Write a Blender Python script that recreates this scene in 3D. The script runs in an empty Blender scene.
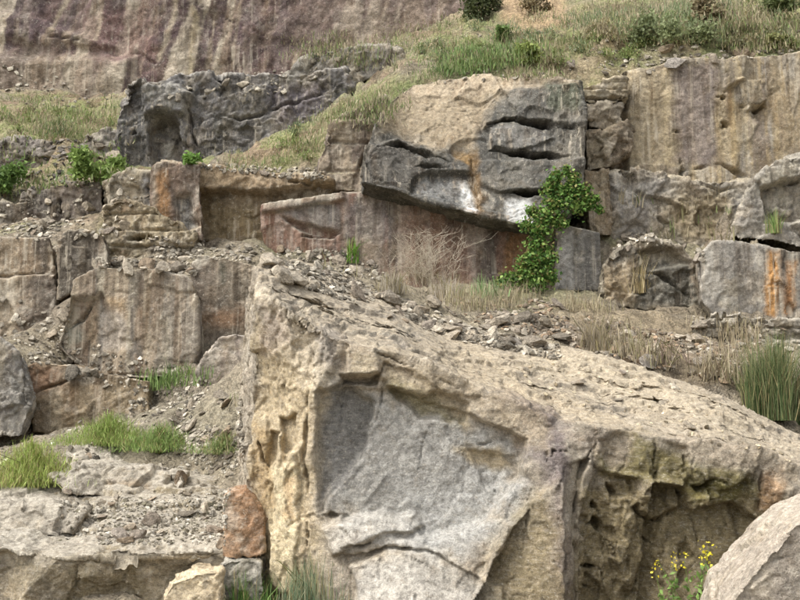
import bpy, bmesh, math, random
import numpy as np
from mathutils import Vector, Matrix
random.seed(7); np.random.seed(7)
RNG = np.random.default_rng(11)
SC = bpy.context.scene
COLL = SC.collection

# ------------------------------------------------------------------ camera, sky, sun, exposure
F, PITCH, EYE = 940.0, math.radians(8.0), 1.6
cam = bpy.data.cameras.new('camera'); cam.lens = 36*F/800; cam.sensor_width = 36
cam.clip_start = .05; cam.clip_end = 500
co = bpy.data.objects.new('camera', cam); COLL.objects.link(co)
co.location = (0, 0, EYE); co.rotation_euler = (math.pi/2 + PITCH, 0, 0); SC.camera = co
SUN_EL, SUN_AZ = math.radians(54), math.radians(-122)      # azimuth from +Y towards +X: light from the left, a little behind the camera
w = bpy.data.worlds.new('World'); SC.world = w; w.use_nodes = True
nt = w.node_tree; bg = nt.nodes['Background']
sky = nt.nodes.new('ShaderNodeTexSky'); sky.sky_type = 'NISHITA'; sky.sun_disc = False
sky.sun_elevation = SUN_EL; sky.sun_rotation = SUN_AZ; sky.dust_density = 4.0; sky.air_density = 1.0
hs = nt.nodes.new('ShaderNodeHueSaturation'); hs.inputs['Saturation'].default_value = .22   # thin white overcast
nt.links.new(sky.outputs[0], hs.inputs['Color']); nt.links.new(hs.outputs[0], bg.inputs[0])
bg.inputs[1].default_value = .15
sl = bpy.data.lights.new('sun', 'SUN'); sl.energy = 1.0; sl.angle = math.radians(24); sl.color = (1, .965, .91)
so = bpy.data.objects.new('sun', sl); COLL.objects.link(so); so.location = (-6, -4, 30)
sd = Vector((math.sin(SUN_AZ)*math.cos(SUN_EL), math.cos(SUN_AZ)*math.cos(SUN_EL), math.sin(SUN_EL)))
so.rotation_euler = (-sd).to_track_quat('-Z', 'Y').to_euler()
SC.view_settings.view_transform = 'Standard'; SC.view_settings.look = 'None'
SC.view_settings.exposure = 1.02; SC.view_settings.gamma = 1
SC.cycles.use_adaptive_sampling = True; SC.cycles.adaptive_threshold = .03; SC.cycles.max_bounces = 4; SC.cycles.diffuse_bounces = 3; SC.cycles.glossy_bounces = 1

# ------------------------------------------------------------------ helpers
CP, SP = math.cos(PITCH), math.sin(PITCH)
def W(px, py, d):                                   # photo pixel at forward distance d (m) -> world point
    u = -(py-300)/F; v = (px-400)/F
    y = CP - u*SP; z = SP + u*CP; s = d/y
    return np.array((v*s, d, EYE + z*s))
def project(P):
    x, y, z = P[:, 0], P[:, 1], P[:, 2]-EYE
    f = y*CP + z*SP; u = -y*SP + z*CP
    f = np.maximum(f, .2)
    return 400 + F*x/f, 300 - F*u/f
def C(h):                                           # hex colour -> linear
    r = [int(h[i:i+2], 16)/255 for i in (0, 2, 4)]
    return np.array([c/12.92 if c <= .04045 else ((c+.055)/1.055)**2.4 for c in r])
def sstep(a, b, x):
    t = np.clip((x-a)/(b-a), 0, 1); return t*t*(3-2*t)
TAB = np.random.default_rng(5).random(1 << 20).astype(np.float32)
HA, HB_, HC, HM = 374761, 668265, 974711, (1 << 20)-1
def h3(i, j, k, s): return TAB[(np.asarray(i).astype(np.int64)*HA + np.asarray(j).astype(np.int64)*HB_ + np.asarray(k).astype(np.int64)*HC + int(s)*102953) & HM]
def vnoise(P, s=0):                                 # value noise, -1..1
    fl = np.floor(P); I = fl.astype(np.int64); f = (P-fl).astype(np.float32); f = f*f*f*(f*(f*6-15)+10); g = 1-f
    b = I[:, 0]*HA + I[:, 1]*HB_ + I[:, 2]*HC + int(s)*102953
    def e(o): return TAB[(b+o) & HM]
    x0 = e(0)*g[:, 0] + e(HA)*f[:, 0]; x1 = e(HB_)*g[:, 0] + e(HB_+HA)*f[:, 0]
    y0 = x0*g[:, 1] + x1*f[:, 1]
    x0 = e(HC)*g[:, 0] + e(HC+HA)*f[:, 0]; x1 = e(HC+HB_)*g[:, 0] + e(HC+HB_+HA)*f[:, 0]
    return ((y0*g[:, 2] + (x0*g[:, 1] + x1*f[:, 1])*f[:, 2])*2-1).astype(float)
ROT = np.array([[.8, .36, -.48], [-.6, .48, -.64], [0, .8, .6]])
def fbm(P, o=4, s=0, gain=.5):
    r = 0; a = 1; t = 0; Q = P.copy()
    for i in range(o):
        r = r + a*vnoise(Q, s+i); t += a; a *= gain; Q = (Q @ ROT.T)*2.03 + 7.1
    return r/t*1.5
def ridged(P, o=3, s=0):
    r = 0; a = 1; Q = P.copy(); t = 0
    for i in range(o):
        r = r + a*(1-np.abs(vnoise(Q, s+i))*1.6); t += a; a *= .5; Q = (Q @ ROT.T)*2.1 + 3.3
    return r/t
def facets(P, s=0):                                 # chipped faces: each Voronoi cell is its own tilted plane
    fl = np.floor(P); I = fl.astype(np.int64); fr = (P-fl).astype(np.float32); n = len(P)
    b = I[:, 0]*HA + I[:, 1]*HB_ + I[:, 2]*HC + int(s)*102953
    best = np.full(n, 9e9, np.float32); bo = np.zeros(n, np.int64); bx = np.zeros((n, 3), np.float32)
    for a in (-1, 0, 1):
        for e in (-1, 0, 1):
            for c in (-1, 0, 1):
                h = b + (a*HA + e*HB_ + c*HC)
                dx = a + TAB[h & HM] - fr[:, 0]; dy = e + TAB[(h+11) & HM] - fr[:, 1]; dz = c + TAB[(h+23) & HM] - fr[:, 2]
                d = dx*dx+dy*dy+dz*dz; m = d < best
                best = np.where(m, d, best); bo = np.where(m, h, bo); bx[m] = np.stack([dx[m], dy[m], dz[m]], 1)
    T = lambda o: TAB[(bo+o) & HM]-.5
    return (T(37) - 1.3*(bx[:, 0]*T(41) + bx[:, 1]*T(53) + bx[:, 2]*T(67))).astype(float)
def sdist(poly, X, Y, closed=True):                 # distance to a pixel polygon (negative inside) or polyline
    p = np.array([q[:2] for q in poly], float); n = len(p); d = np.full(len(X), 1e9); ins = np.zeros(len(X), bool)
    for i in range(n if closed else n-1):
        a = p[i]; b = p[(i+1) % n]; e = b-a
        t = np.clip(((X-a[0])*e[0] + (Y-a[1])*e[1])/max(e @ e, 1e-9), 0, 1)
        d = np.minimum(d, np.hypot(X-a[0]-t*e[0], Y-a[1]-t*e[1]))
        if closed:
            c = (a[1] > Y) != (b[1] > Y)
            with np.errstate(divide='ignore', invalid='ignore'):
                ins ^= c & (X < (b[0]-a[0])*(Y-a[1])/(b[1]-a[1] + 1e-12) + a[0])
    return np.where(ins, -d, d) if closed else d
def pdist(poly, X, Y):                              # distance to a polyline and the place along it, 0..1
    p = np.array(poly, float); s = np.r_[0, np.cumsum(np.hypot(*np.diff(p, axis=0).T))]; d = np.full(len(X), 1e9); tt = np.zeros(len(X))
    for i in range(len(p)-1):
        a = p[i]; e = p[i+1]-a; t = np.clip(((X-a[0])*e[0] + (Y-a[1])*e[1])/max(e @ e, 1e-9), 0, 1); q = np.hypot(X-a[0]-t*e[0], Y-a[1]-t*e[1])
        m = q < d; d = np.where(m, q, d); tt = np.where(m, (s[i]+t*(s[i+1]-s[i]))/s[-1], tt)
    return d, tt
def rbf(pts, X, Y):                                 # linear-kernel interpolation of (x, y, value)
    p = np.array(pts, float); n = len(p)
    K = np.hypot(p[:, None, 0]-p[None, :, 0], p[:, None, 1]-p[None, :, 1])
    A = np.zeros((n+1, n+1)); A[:n, :n] = K; A[:n, n] = A[n, :n] = 1
    s = np.linalg.solve(A + np.eye(n+1)*1e-6, np.append(p[:, 2], 0))
    r = np.full(len(X), s[n])
    for i in range(n): r += s[i]*np.hypot(X-p[i, 0], Y-p[i, 1])
    return r

def mesh_from(name, V, faces_idx, sizes=None, col=None, mat=None, smooth=True):
    """V (n,3), faces_idx (m,k) array"""
    me = bpy.data.meshes.new(name); m, k = faces_idx.shape
    me.vertices.add(len(V)); me.vertices.foreach_set('co', np.asarray(V, np.float32).ravel())
    me.loops.add(m*k); me.loops.foreach_set('vertex_index', faces_idx.astype(np.int32).ravel())
    me.polygons.add(m); me.polygons.foreach_set('loop_start', np.arange(0, m*k, k, dtype=np.int32))
    me.polygons.foreach_set('use_smooth', np.full(m, smooth))
    me.update(calc_edges=True)
    if col is not None: set_col(me, col)
    if mat: me.materials.append(mat)
    return me
def set_col(me, col):
    a = me.color_attributes.new('Col', 'FLOAT_COLOR', 'POINT')
    c = np.ones((len(me.vertices), 4), np.float32); c[:, :3] = np.clip(col, 0, 1); a.data.foreach_set('color', c.ravel())
def obj(name, me, parent=None, label=None, cat=None, group=None, kind=None, loc=None):
    o = bpy.data.objects.new(name, me); COLL.objects.link(o)
    if parent: o.parent = parent
    if loc is not None: o.location = loc
    for k, v in (('label', label), ('category', cat), ('group', group), ('kind', kind)):
        if v: o[k] = v
    return o
def rebase(me):                                     # shift a mesh so that its origin is its base centre
    n = len(me.vertices); v = np.empty(n*3, np.float32); me.vertices.foreach_get('co', v); v = v.reshape(-1, 3)
    o = np.array([(v[:, 0].min()+v[:, 0].max())/2, (v[:, 1].min()+v[:, 1].max())/2, v[:, 2].min()])
    me.vertices.foreach_set('co', (v-o).astype(np.float32).ravel()); me.update()
    return o

# ------------------------------------------------------------------ materials
def N(t, ty, **kw):
    n = t.nodes.new('ShaderNode'+ty)
    for k, v in kw.items():
        if k in n.inputs: n.inputs[k].default_value = v
        else: setattr(n, k, v)
    return n
def rock_mat(name, scale=1.0, bump=.5, attr=True, rnd=None, rough=.92, vs=0.0, hz=0.0, con=1.0):
    m = bpy.data.materials.new(name); m.use_nodes = True; t = m.node_tree; L = t.links.new
    b = t.nodes['Principled BSDF']; b.inputs['Roughness'].default_value = rough; b.inputs['Specular IOR Level'].default_value = .18
    tc = N(t, 'TexCoord'); g = N(t, 'NewGeometry')
    pos = g.outputs['Position']
    if attr: ca = N(t, 'Attribute', attribute_name='Col').outputs['Color']
    else:
        oi = N(t, 'ObjectInfo'); r = N(t, 'ValToRGB'); cr = r.color_ramp
        for i, h in enumerate(rnd):
            e = cr.elements[i] if i < 2 else cr.elements.new(i/(len(rnd)-1))
            e.position = i/(len(rnd)-1); e.color = (*C(h), 1)
        L(oi.outputs['Random'], r.inputs[0]); ca = r.outputs[0]
    n1 = N(t, 'TexNoise', Scale=9/scale, Detail=5, Roughness=.68); L(pos, n1.inputs['Vector'])
    n2 = N(t, 'TexNoise', Scale=38/scale, Detail=3, Roughness=.7); L(pos, n2.inputs['Vector'])
    r1 = N(t, 'MapRange'); r1.inputs['From Min'].default_value = .34; r1.inputs['From Max'].default_value = .66; r1.inputs['To Min'].default_value = .58; r1.inputs['To Max'].default_value = 1.38
    L(n1.outputs[0], r1.inputs[0])
    r2 = N(t, 'MapRange'); r2.inputs['From Min'].default_value = .34; r2.inputs['From Max'].default_value = .66; r2.inputs['To Min'].default_value = .68; r2.inputs['To Max'].default_value = 1.3
    L(n2.outputs[0], r2.inputs[0])
    for r_ in (r1, r2):
        for k_ in ('To Min', 'To Max'): r_.inputs[k_].default_value = 1 + (r_.inputs[k_].default_value-1)*con
    mu = N(t, 'Math', operation='MULTIPLY'); L(r1.outputs[0], mu.inputs[0]); L(r2.outputs[0], mu.inputs[1])
    vm = N(t, 'VectorMath', operation='SCALE'); L(ca, vm.inputs[0]); L(mu.outputs[0], vm.inputs['Scale'])
    # lichen: pale and rusty freckles
    n3 = N(t, 'TexNoise', Scale=16/scale, Detail=2, Roughness=.75); L(pos, n3.inputs['Vector'])
    r3 = N(t, 'MapRange'); r3.inputs['From Min'].default_value = .60; r3.inputs['From Max'].default_value = .70; r3.inputs['To Max'].default_value = .38; L(n3.outputs[0], r3.inputs[0])
    mx = N(t, 'Mix', data_type='RGBA'); L(r3.outputs[0], mx.inputs[0]); L(vm.outputs[0], mx.inputs[6]); mx.inputs[7].default_value = (*C('c9c2b2'), 1)
    n4 = N(t, 'TexNoise', Scale=6/scale, Detail=3, Roughness=.7); L(pos, n4.inputs['Vector'])
    r4 = N(t, 'MapRange'); r4.inputs['From Min'].default_value = .57; r4.inputs['From Max'].default_value = .72; r4.inputs['To Max'].default_value = .45; L(n4.outputs[0], r4.inputs[0])
    mx2 = N(t, 'Mix', data_type='RGBA', blend_type='MULTIPLY'); L(r4.outputs[0], mx2.inputs[0]); L(mx.outputs[2], mx2.inputs[6]); mx2.inputs[7].default_value = (*C('bfae98'), 1)
    cur = mx2.outputs[2]
    def stretched(vec, sc, lo, hi):
        mp = N(t, 'Mapping'); mp.inputs['Scale'].default_value = vec; mp.inputs['Rotation'].default_value = (0, .06, 0); L(pos, mp.inputs[0])
        n = N(t, 'TexNoise', Scale=sc, Detail=3, Roughness=.62); L(mp.outputs[0], n.inputs['Vector'])
        r = N(t, 'MapRange'); r.inputs['From Min'].default_value = lo; r.inputs['From Max'].default_value = hi; L(n.outputs[0], r.inputs[0])
        return r
    if vs:
        sx = N(t, 'SeparateXYZ'); L(g.outputs['True Normal'], sx.inputs[0]); ab = N(t, 'Math', operation='ABSOLUTE'); L(sx.outputs[2], ab.inputs[0])
        st = N(t, 'MapRange'); st.inputs['From Min'].default_value = .35; st.inputs['From Max'].default_value = .75; st.inputs['To Min'].default_value = vs; st.inputs['To Max'].default_value = 0; L(ab.outputs[0], st.inputs[0])
        nb = N(t, 'TexNoise', Scale=.8/scale, Detail=2); L(pos, nb.inputs['Vector']); rb = N(t, 'MapRange'); rb.inputs['From Min'].default_value = .38; rb.inputs['From Max'].default_value = .62; rb.inputs['To Min'].default_value = .1; L(nb.outputs[0], rb.inputs[0])
        sm = N(t, 'Math', operation='MULTIPLY'); L(st.outputs[0], sm.inputs[0]); L(rb.outputs[0], sm.inputs[1]); st = sm
        for i, (vec, sc, lo, hi, h, bt) in enumerate((((1, 1, .05), 4.5/scale, .50, .62, '877d72', 'MULTIPLY'), ((1.1, 1, .04), 7/scale, .54, .66, 'c3b9a6', 'MIX'), ((.9, 1, .04), 2.6/scale, .52, .66, 'ad9071', 'MULTIPLY'))):
            r = stretched(vec, sc, lo, hi); m_ = N(t, 'Math', operation='MULTIPLY'); L(r.outputs[0], m_.inputs[0]); L(st.outputs[0], m_.inputs[1])
            x_ = N(t, 'Mix', data_type='RGBA', blend_type=bt); L(m_.outputs[0], x_.inputs[0]); L(cur, x_.inputs[6]); x_.inputs[7].default_value = (*C(h), 1); cur = x_.outputs[2]
    if hz:
        for vec, sc, h, bt in (((1, 1, 5.5), 7, 'a09a92', 'MULTIPLY'), ((1, 1, 4), 15, 'cfc8bb', 'MIX')):
            r = stretched(vec, sc, .5, .66); r.inputs['To Max'].default_value = hz
            x_ = N(t, 'Mix', data_type='RGBA', blend_type=bt); L(r.outputs[0], x_.inputs[0]); L(cur, x_.inputs[6]); x_.inputs[7].default_value = (*C(h), 1); cur = x_.outputs[2]
    L(cur, b.inputs['Base Color'])
    ad = N(t, 'Math', operation='MULTIPLY_ADD'); L(n1.outputs[0], ad.inputs[0]); ad.inputs[1].default_value = 2.2; L(n2.outputs[0], ad.inputs[2])
    vo = N(t, 'TexVoronoi', Scale=13/scale, feature='F1'); dv = N(t, 'VectorMath', operation='MULTIPLY_ADD'); dv.inputs[1].default_value = (.12*scale,)*3
    L(n1.outputs['Color'], dv.inputs[0]); L(pos, dv.inputs[2]); L(dv.outputs[0], vo.inputs['Vector'])
    a2 = N(t, 'Math', operation='MULTIPLY_ADD'); L(vo.outputs['Distance'], a2.inputs[0]); a2.inputs[1].default_value = 1.1; L(ad.outputs[0], a2.inputs[2])
    ve = N(t, 'TexVoronoi', Scale=3.2/scale, feature='DISTANCE_TO_EDGE'); d2 = N(t, 'VectorMath', operation='MULTIPLY_ADD'); d2.inputs[1].default_value = (.5*scale,)*3
    n5 = N(t, 'TexNoise', Scale=3.5/scale, Detail=3, Roughness=.65); L(pos, n5.inputs['Vector']); L(n5.outputs['Color'], d2.inputs[0]); L(pos, d2.inputs[2]); L(d2.outputs[0], ve.inputs['Vector'])
    re_ = N(t, 'MapRange'); re_.inputs['From Max'].default_value = .035; re_.inputs['To Min'].default_value = -.9; re_.inputs['To Max'].default_value = 0; L(ve.outputs['Distance'], re_.inputs[0])
    a3 = N(t, 'Math', operation='ADD'); L(re_.outputs[0], a3.inputs[0]); L(a2.outputs[0], a3.inputs[1]); a2 = a3
    bp = N(t, 'Bump', Strength=bump, Distance=.045*scale); L(a2.outputs[0], bp.inputs['Height']); L(bp.outputs[0], b.inputs['Normal'])
    return m
M_NEAR = rock_mat('rock_near', .45, .4, hz=.16, con=.8); M_MID = rock_mat('rock_mid', .8, .36, vs=.62, con=.75); M_FAR = rock_mat('rock_far', 1.5, .4, vs=.5, con=.8)
M_SOIL = rock_mat('soil', .9, .8)
M_STONE = rock_mat('loose_stone', .5, .5, False, ['5f594f', '9a8f7d', '80766a', 'aa9f8d', '6f675b', 'b8ad9a', '8a7a66', '958e85'])
M_RUBBLE = rock_mat('rubble', .5, .4)
def leaf_mat(name, attr=True, col='5f7f35', trans=.35):
    m = bpy.data.materials.new(name); m.use_nodes = True; t = m.node_tree; L = t.links.new
    b = t.nodes['Principled BSDF']; b.inputs['Roughness'].default_value = .6; b.inputs['Specular IOR Level'].default_value = .25
    tr = N(t, 'BsdfTranslucent'); ms = N(t, 'MixShader'); ms.inputs[0].default_value = trans
    if attr:
        a = N(t, 'Attribute', attribute_name='Col'); L(a.outputs['Color'], b.inputs['Base Color']); L(a.outputs['Color'], tr.inputs['Color'])
    else:
        b.inputs['Base Color'].default_value = (*C(col), 1); tr.inputs['Color'].default_value = (*C(col), 1)
    L(b.outputs[0], ms.inputs[1]); L(tr.outputs[0], ms.inputs[2]); L(ms.outputs[0], t.nodes['Material Output'].inputs[0])
    return m
M_LEAF = leaf_mat('leaf'); M_GRASS = leaf_mat('grass_blade', trans=.25)
M_STEM = leaf_mat('stem', trans=0.0)

# ------------------------------------------------------------------ the rock builder
ROCKS = {}; SPECS = []
def rock(*a, **k): SPECS.append((a, k))
def build_rock(name, label, cat, front, d, thick, px=2.0, back=None, pal=('9a9184', '7d756a'), streak=None, top=None, mat=None,
         und=.06, chip=(.5, .08), strata=None, micro=.012, ops=(), seed=1, group=None, lift=0.0, kind=None, wob=2.5, parent=None, ground='full', ribs=None, aniso=(1, 1, 1), wx=1.0, sat=.9, shear=.0, bed=None):
    """front: outline in photo pixels, (x, y) at distance d or (x, y, dist); back: the same number of points, or thick metres straight behind"""
    Fp = [W(p[0], p[1], p[2] if len(p) > 2 else d) for p in front]
    if back: Bp = [W(*p) for p in back]
    else: Bp = [p + np.array((p[0]*.75*thick/p[1], thick, lift)) for p in Fp]
    n = len(Fp); bm = bmesh.new()
    fv = [bm.verts.new(p) for p in Fp]; bv = [bm.verts.new(p) for p in Bp]
    bm.faces.new(fv); bm.faces.new(bv[::-1])
    for i in range(n):
        j = (i+1) % n; bm.faces.new((fv[j], fv[i], bv[i], bv[j]))
    bmesh.ops.triangulate(bm, faces=bm.faces[:]); bmesh.ops.recalc_face_normals(bm, faces=bm.faces[:])
    me = bpy.data.meshes.new(name); bm.to_mesh(me); bm.free()
    o = bpy.data.objects.new(name, me); COLL.objects.link(o)
    vox = px*d/F
    r = o.modifiers.new('r', 'REMESH'); r.mode = 'VOXEL'; r.voxel_size = vox
    dg = bpy.context.evaluated_depsgraph_get(); me2 = bpy.data.meshes.new_from_object(o.evaluated_get(dg))
    o.modifiers.clear(); o.data = me2; bpy.data.meshes.remove(me); me = me2; me.name = name
    # the underside and the hidden rear face, buried in the slope, need no fine mesh
    m = len(me.polygons); fn = np.empty(m*3, np.float32); me.polygons.foreach_get('normal', fn); fn = fn.reshape(-1, 3)
    li = np.empty(m*4, np.int32); me.loops.foreach_get('vertex_index', li); li = li.reshape(-1, 4)
    n = len(me.vertices); v = np.empty(n*3, np.float32); me.vertices.foreach_get('co', v); v = v.reshape(-1, 3)
    li = li[(fn[:, 1] < .6) & ((fn[:, 2] > -.93) | (ground == 'top'))]
    used = np.zeros(n, bool); used[li.ravel()] = True; idx = np.cumsum(used)-1
    me2 = mesh_from(name, v[used], idx[li]); o.data = me2; bpy.data.meshes.remove(me); me = me2; me.name = name
    n = len(me.vertices)
    def get(attr):
        a = np.empty(n*3, np.float32); getattr(me, attr).foreach_get('co' if attr == 'vertices' else 'vector', a); return a.reshape(-1, 3).astype(float)
    P = get('vertices'); Nn = get('vertex_normals')
    X, Y = project(P)
    S = np.full(3, seed*13.7)
    # pixel coordinates shaken by noise, so that traced edges come out ragged
    Xn = X + wob*fbm(P*(40/d)+S, 4, 5, .62); Yn = Y + wob*fbm(P*(40/d)+S+9, 4, 6, .62); gm = np.clip(.72+.55*fbm(P*(40/d)+S, 2, 7), .25, 1.25)
    view = P-np.array((0, 0, EYE)); view /= np.linalg.norm(view, axis=1)[:, None]
    face = sstep(-.05, .3, -(Nn*view).sum(1))
    D = np.zeros(n)                                 # push along +Y (away), from the traced features
    col = None
    for op in ops:
        if op[0] == 'relief':
            q = rbf(op[1], X, Y); P[:, 1] += q*np.clip(1-(P[:, 1]-d)/max(1.2, 1.6*np.abs(q).max()), 0, 1)
        elif op[0] == 'patch': D += op[2]*(1-sstep(-op[3], op[3], sdist(op[1], Xn, Yn)))
        elif op[0] == 'groove':
            q, tt = pdist(op[1], Xn, Yn); tp = (.06+.94*np.sin(np.pi*tt)**.6)*gm*(.7+.5*vnoise(np.stack([tt*7, tt*0, tt*0], 1)+S, 3)); tp = np.maximum(tp, .05); D += op[3]*np.minimum(tp*1.2, 1.1)*np.clip(1.2-q/(op[2]*tp), 0, 1)
        elif op[0] == 'cut':                        # a flat split face through three points
            a, b, c = [W(*q) for q in op[2]]; nn = np.cross(b-a, c-a); yp = a[1] - (nn[0]*(P[:, 0]-a[0]) + nn[2]*(P[:, 2]-a[2]))/nn[1]
            m = 1-sstep(-1.3, 1.3, sdist(op[1], Xn, Yn)); dy = yp-P[:, 1]; D = D*(1-m) + np.where(np.abs(dy) < .8, dy, 0)*m
        elif op[0] == 'tilt':                       # dips: pushes that ramp across a polygon from y0 to y1
            q = 1-sstep(-op[4], op[4], sdist(op[1], Xn, Yn)); t = np.clip((Y-op[2][0])/(op[2][1]-op[2][0]), 0, 1); D += q*(op[3][0] + t*(op[3][1]-op[3][0]))
    P[:, 1] += D*face
    # undulation, chipping, bedding
    Pb = P.copy(); Nb = Nn
    k = und*fbm(P*.9+S, 3, seed) if und else 0
    if chip: 
        sc, a = chip
        wq = P + .25*sc*np.stack([fbm(P/sc*1.3+S, 2, 31), fbm(P/sc*1.3+S, 2, 32), fbm(P/sc*1.3+S, 2, 33)], 1)
        k = k + a*facets(wq/sc*np.array(aniso)+S, seed) + a*.45*facets(wq/sc*2.7*np.array(aniso)+S, seed+3) + a*.22*facets(wq/sc*7.3+S, seed+6)
    for op in ops:
        if op[0] == 'rough':
            _, poly, a, sc = op; m = 1-sstep(-8, 8, sdist(poly, Xn, Yn)); ix = np.nonzero(m*face > .01)[0]; Q = P[ix]
            wq = Q + .22*sc*np.stack([fbm(Q/sc+S, 2, 34), fbm(Q/sc+S, 2, 35), fbm(Q/sc+S, 2, 36)], 1); kk = np.zeros(n)
            kk[ix] = m[ix]*a*(facets(wq/sc*np.array((1.5, 1, .55))+S, 17) + .4*facets(wq/sc*2.3*np.array((1.2, 1, .7))+S, 19)); k = k + kk
    if strata:
        th, a = strata
        q = P[:, 2]/th + .5*fbm(P*np.array((.25, .25, 1.0))+S, 2, 8); fr = q-np.floor(q)
        k = k + a*(h3(np.floor(q), np.floor(q)*0, np.floor(q)*0, seed)-.5 + .35*(fbm(np.stack([P[:, 0]*.8, P[:, 1]*.8, np.floor(q)*3.1], 1), 2, 4))) - a*.6*(1-sstep(0, .12, np.minimum(fr, 1-fr)))
    if ribs:
        kx, a = ribs; k = k + a*ridged(P*np.array((kx, kx, kx*.06))+S, 3, 91)
    if micro: k = k + micro*fbm(P*7+S, 4, seed+2, .6)
    P += Nn*np.asarray(k)[:, None]
    if bed:                                         # flakes: the surface steps along thin beds
        bn, th = np.array(bed[0], float), bed[1]; bn /= np.linalg.norm(bn); wgt = sstep(.55, .85, Nb @ bn)
        q = (bed[2]*fbm(Pb*np.array((.5, 1.3, .9))+S, 3, 95, .5) + .012*fbm(Pb*9+S, 3, 96, .6))/th; f = q-np.floor(q)
        P += (wgt*(np.floor(q)+sstep(.8, 1, f))*th)[:, None]*bn
    me.vertices.foreach_set('co', P.astype(np.float32).ravel()); me.update()
    Nn = get('vertex_normals')
    # ---- colour: mottled palette, run-off streaks, paler upward faces, traced stains
    cs = [C(h) for h in pal]; q = np.clip(.5+.75*fbm(P*.8+S, 4, seed+20, .6), 0, .999)*(len(cs)-1); i = np.floor(q).astype(int); f = (q-i)[:, None]
    cs = np.array(cs); col = cs[i]*(1-f) + cs[np.minimum(i+1, len(cs)-1)]*f
    # weathering: ochre, grey-brown and pale lichen blotches, faint run-off on every upright face
    fq = (8/d)**.5; steep = 1-sstep(.35, .75, np.abs(Nn[:, 2]))
    for h, sc_, a, lo in (('9c8b6e', 1.7, .32, .10), ('645d53', 2.3, .34, .12), ('cbc3b4', 3.0, .38, .14), ('71705d', 1.3, .2, .15)):
        m = (wx*a*sstep(lo, lo+.4, fbm(P*sc_*fq*1.4+S+sc_, 5, int(sc_*10), .68)))[:, None]; col = col*(1-m) + C(h)*m
    for h, a, kx in (('5d564d', .34, 3.1), ('bdb29b', .30, 3.7)):
        m = (wx*a*steep*sstep(.0, .5, fbm(P*np.array((kx, kx, kx*.08))*fq*1.3+S, 4, int(kx*10), .6)))[:, None]; col = col*(1-m) + C(h)*m
    if streak:
        for (h, kx, a, thr) in streak:
            s1 = fbm(np.stack([P[:, 0]-shear*P[:, 2], P[:, 1], P[:, 2]*.022], 1)*kx*2.3+S+ord(h[0]), 4, 41+ord(h[1]), .65); s2 = fbm(P*.5+S, 2, 51)
            m = (a*sstep(thr, thr+.22, s1+.25*s2)*(1-sstep(.45, .8, np.abs(Nn[:, 2]))))[:, None]; col = col*(1-m) + C(h)*m
    if top is not None:
        m = (.85*sstep(.45, .85, Nn[:, 2]+.18*fbm(P*3+S, 3, 61)))[:, None]; col = col*(1-m) + C(top)*m
    for op in ops:
        if op[0] == 'stain':
            _, poly, h, a, fe = op[:5]; closed = len(op) < 6
            q = sdist(poly, Xn, Yn, closed); b = fbm(P*(30/d)+S, 4, 71, .65)
            m = (a*(1-sstep(-fe, fe, q + fe*1.3*b)) if closed else a*(1-sstep(0, op[5], q + op[5]*.6*b)))[:, None]*face[:, None]
            col = col*(1-m) + C(h)*m
    col = col*np.exp(.22*wx*fbm(P*4.5*fq*1.5+S, 4, 81, .75))[:, None]
    lum = (col @ np.array((.3, .55, .15)))[:, None]; col = (lum + (col-lum)*sat)*np.array((1.01, 1, .97))
    set_col(me, col)
    me.polygons.foreach_set('use_smooth', np.ones(len(me.polygons), bool))
    me.materials.append(mat or (M_NEAR if d < 12 else M_MID if d < 25 else M_FAR))
    o.location = rebase(me)
    if 1:
        o['kind'] = 'thing'; o['label'] = label; o['category'] = cat
        if group: o['group'] = group
        if kind: o['kind'] = kind
    ROCKS[name] = o
    return o
# ------------------------------------------------------------------ rocks: traced outlines (built below, once the ground is laid)
GREY, DGREY, TAN, PALE = '9b968e', '6d6862', 'b3a487', 'c7bda9'
# the big tilted block in the middle
HF = [(225,660,8.0),(243,540,8.0),(241,450,8.0),(247,350,8.0),(250,300,8.0),(254,282,8.0),(268,290,7.95),(300,322,7.9),(340,340,7.9),(400,352,7.9),(470,385,7.9),(560,418,7.85),(640,432,7.8),(720,448,7.7),(800,470,7.6),(880,492,7.5),(880,660,7.5),(580,660,7.8)]
HB = [(235,660,10.6),(243,540,10.6),(241,450,10.5),(247,350,10.4),(250,300,9.4),(256,268,8.7),(275,257,9.3),(330,266,9.9),(380,290,10.2),(440,322,10.5),(500,332,10.5),(560,345,10.4),(640,368,10.1),(720,392,9.8),(800,435,9.4),(880,470,9.1),(880,660,9.6),(580,660,10.4)]
HR = [(245,300,.35),(245,400,.62),(245,500,.62),(245,600,.62),(280,300,.12),(280,400,.30),(280,500,.28),(282,600,.30),(313,390,.0),(313,450,-.02),(313,520,0),(313,600,-.05),
      (300,326,.10),(340,344,.13),(400,356,.16),(470,388,.17),(560,420,.17),(640,435,.14),(720,451,.13),(800,473,.13),(340,385,.02),(400,395,.05),(470,420,.07),(560,455,-.04),(640,462,.08),(380,420,.10),(450,430,.13),(400,500,.14),(480,500,.10),(520,430,.08),(540,470,-.05),(560,520,-.12),(560,600,-.16),
      (400,545,-.05),(350,560,-.16),(440,590,-.25),(380,600,-.35),(500,560,-.02),(480,600,-.2),
      (595,480,.12),(600,560,.3),(610,600,.3),(660,470,.12),(660,540,.38),(660,600,.42),(730,470,.1),(740,540,.34),(740,600,.36),(800,490,.12),(800,560,.25),(900,560,.2),
      (560,395,.06),(470,365,.06),(640,412,.05),(720,425,.05),(800,455,.05),(300,285,0),(400,320,0),(560,360,0),(700,400,0),(840,460,0)]
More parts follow.
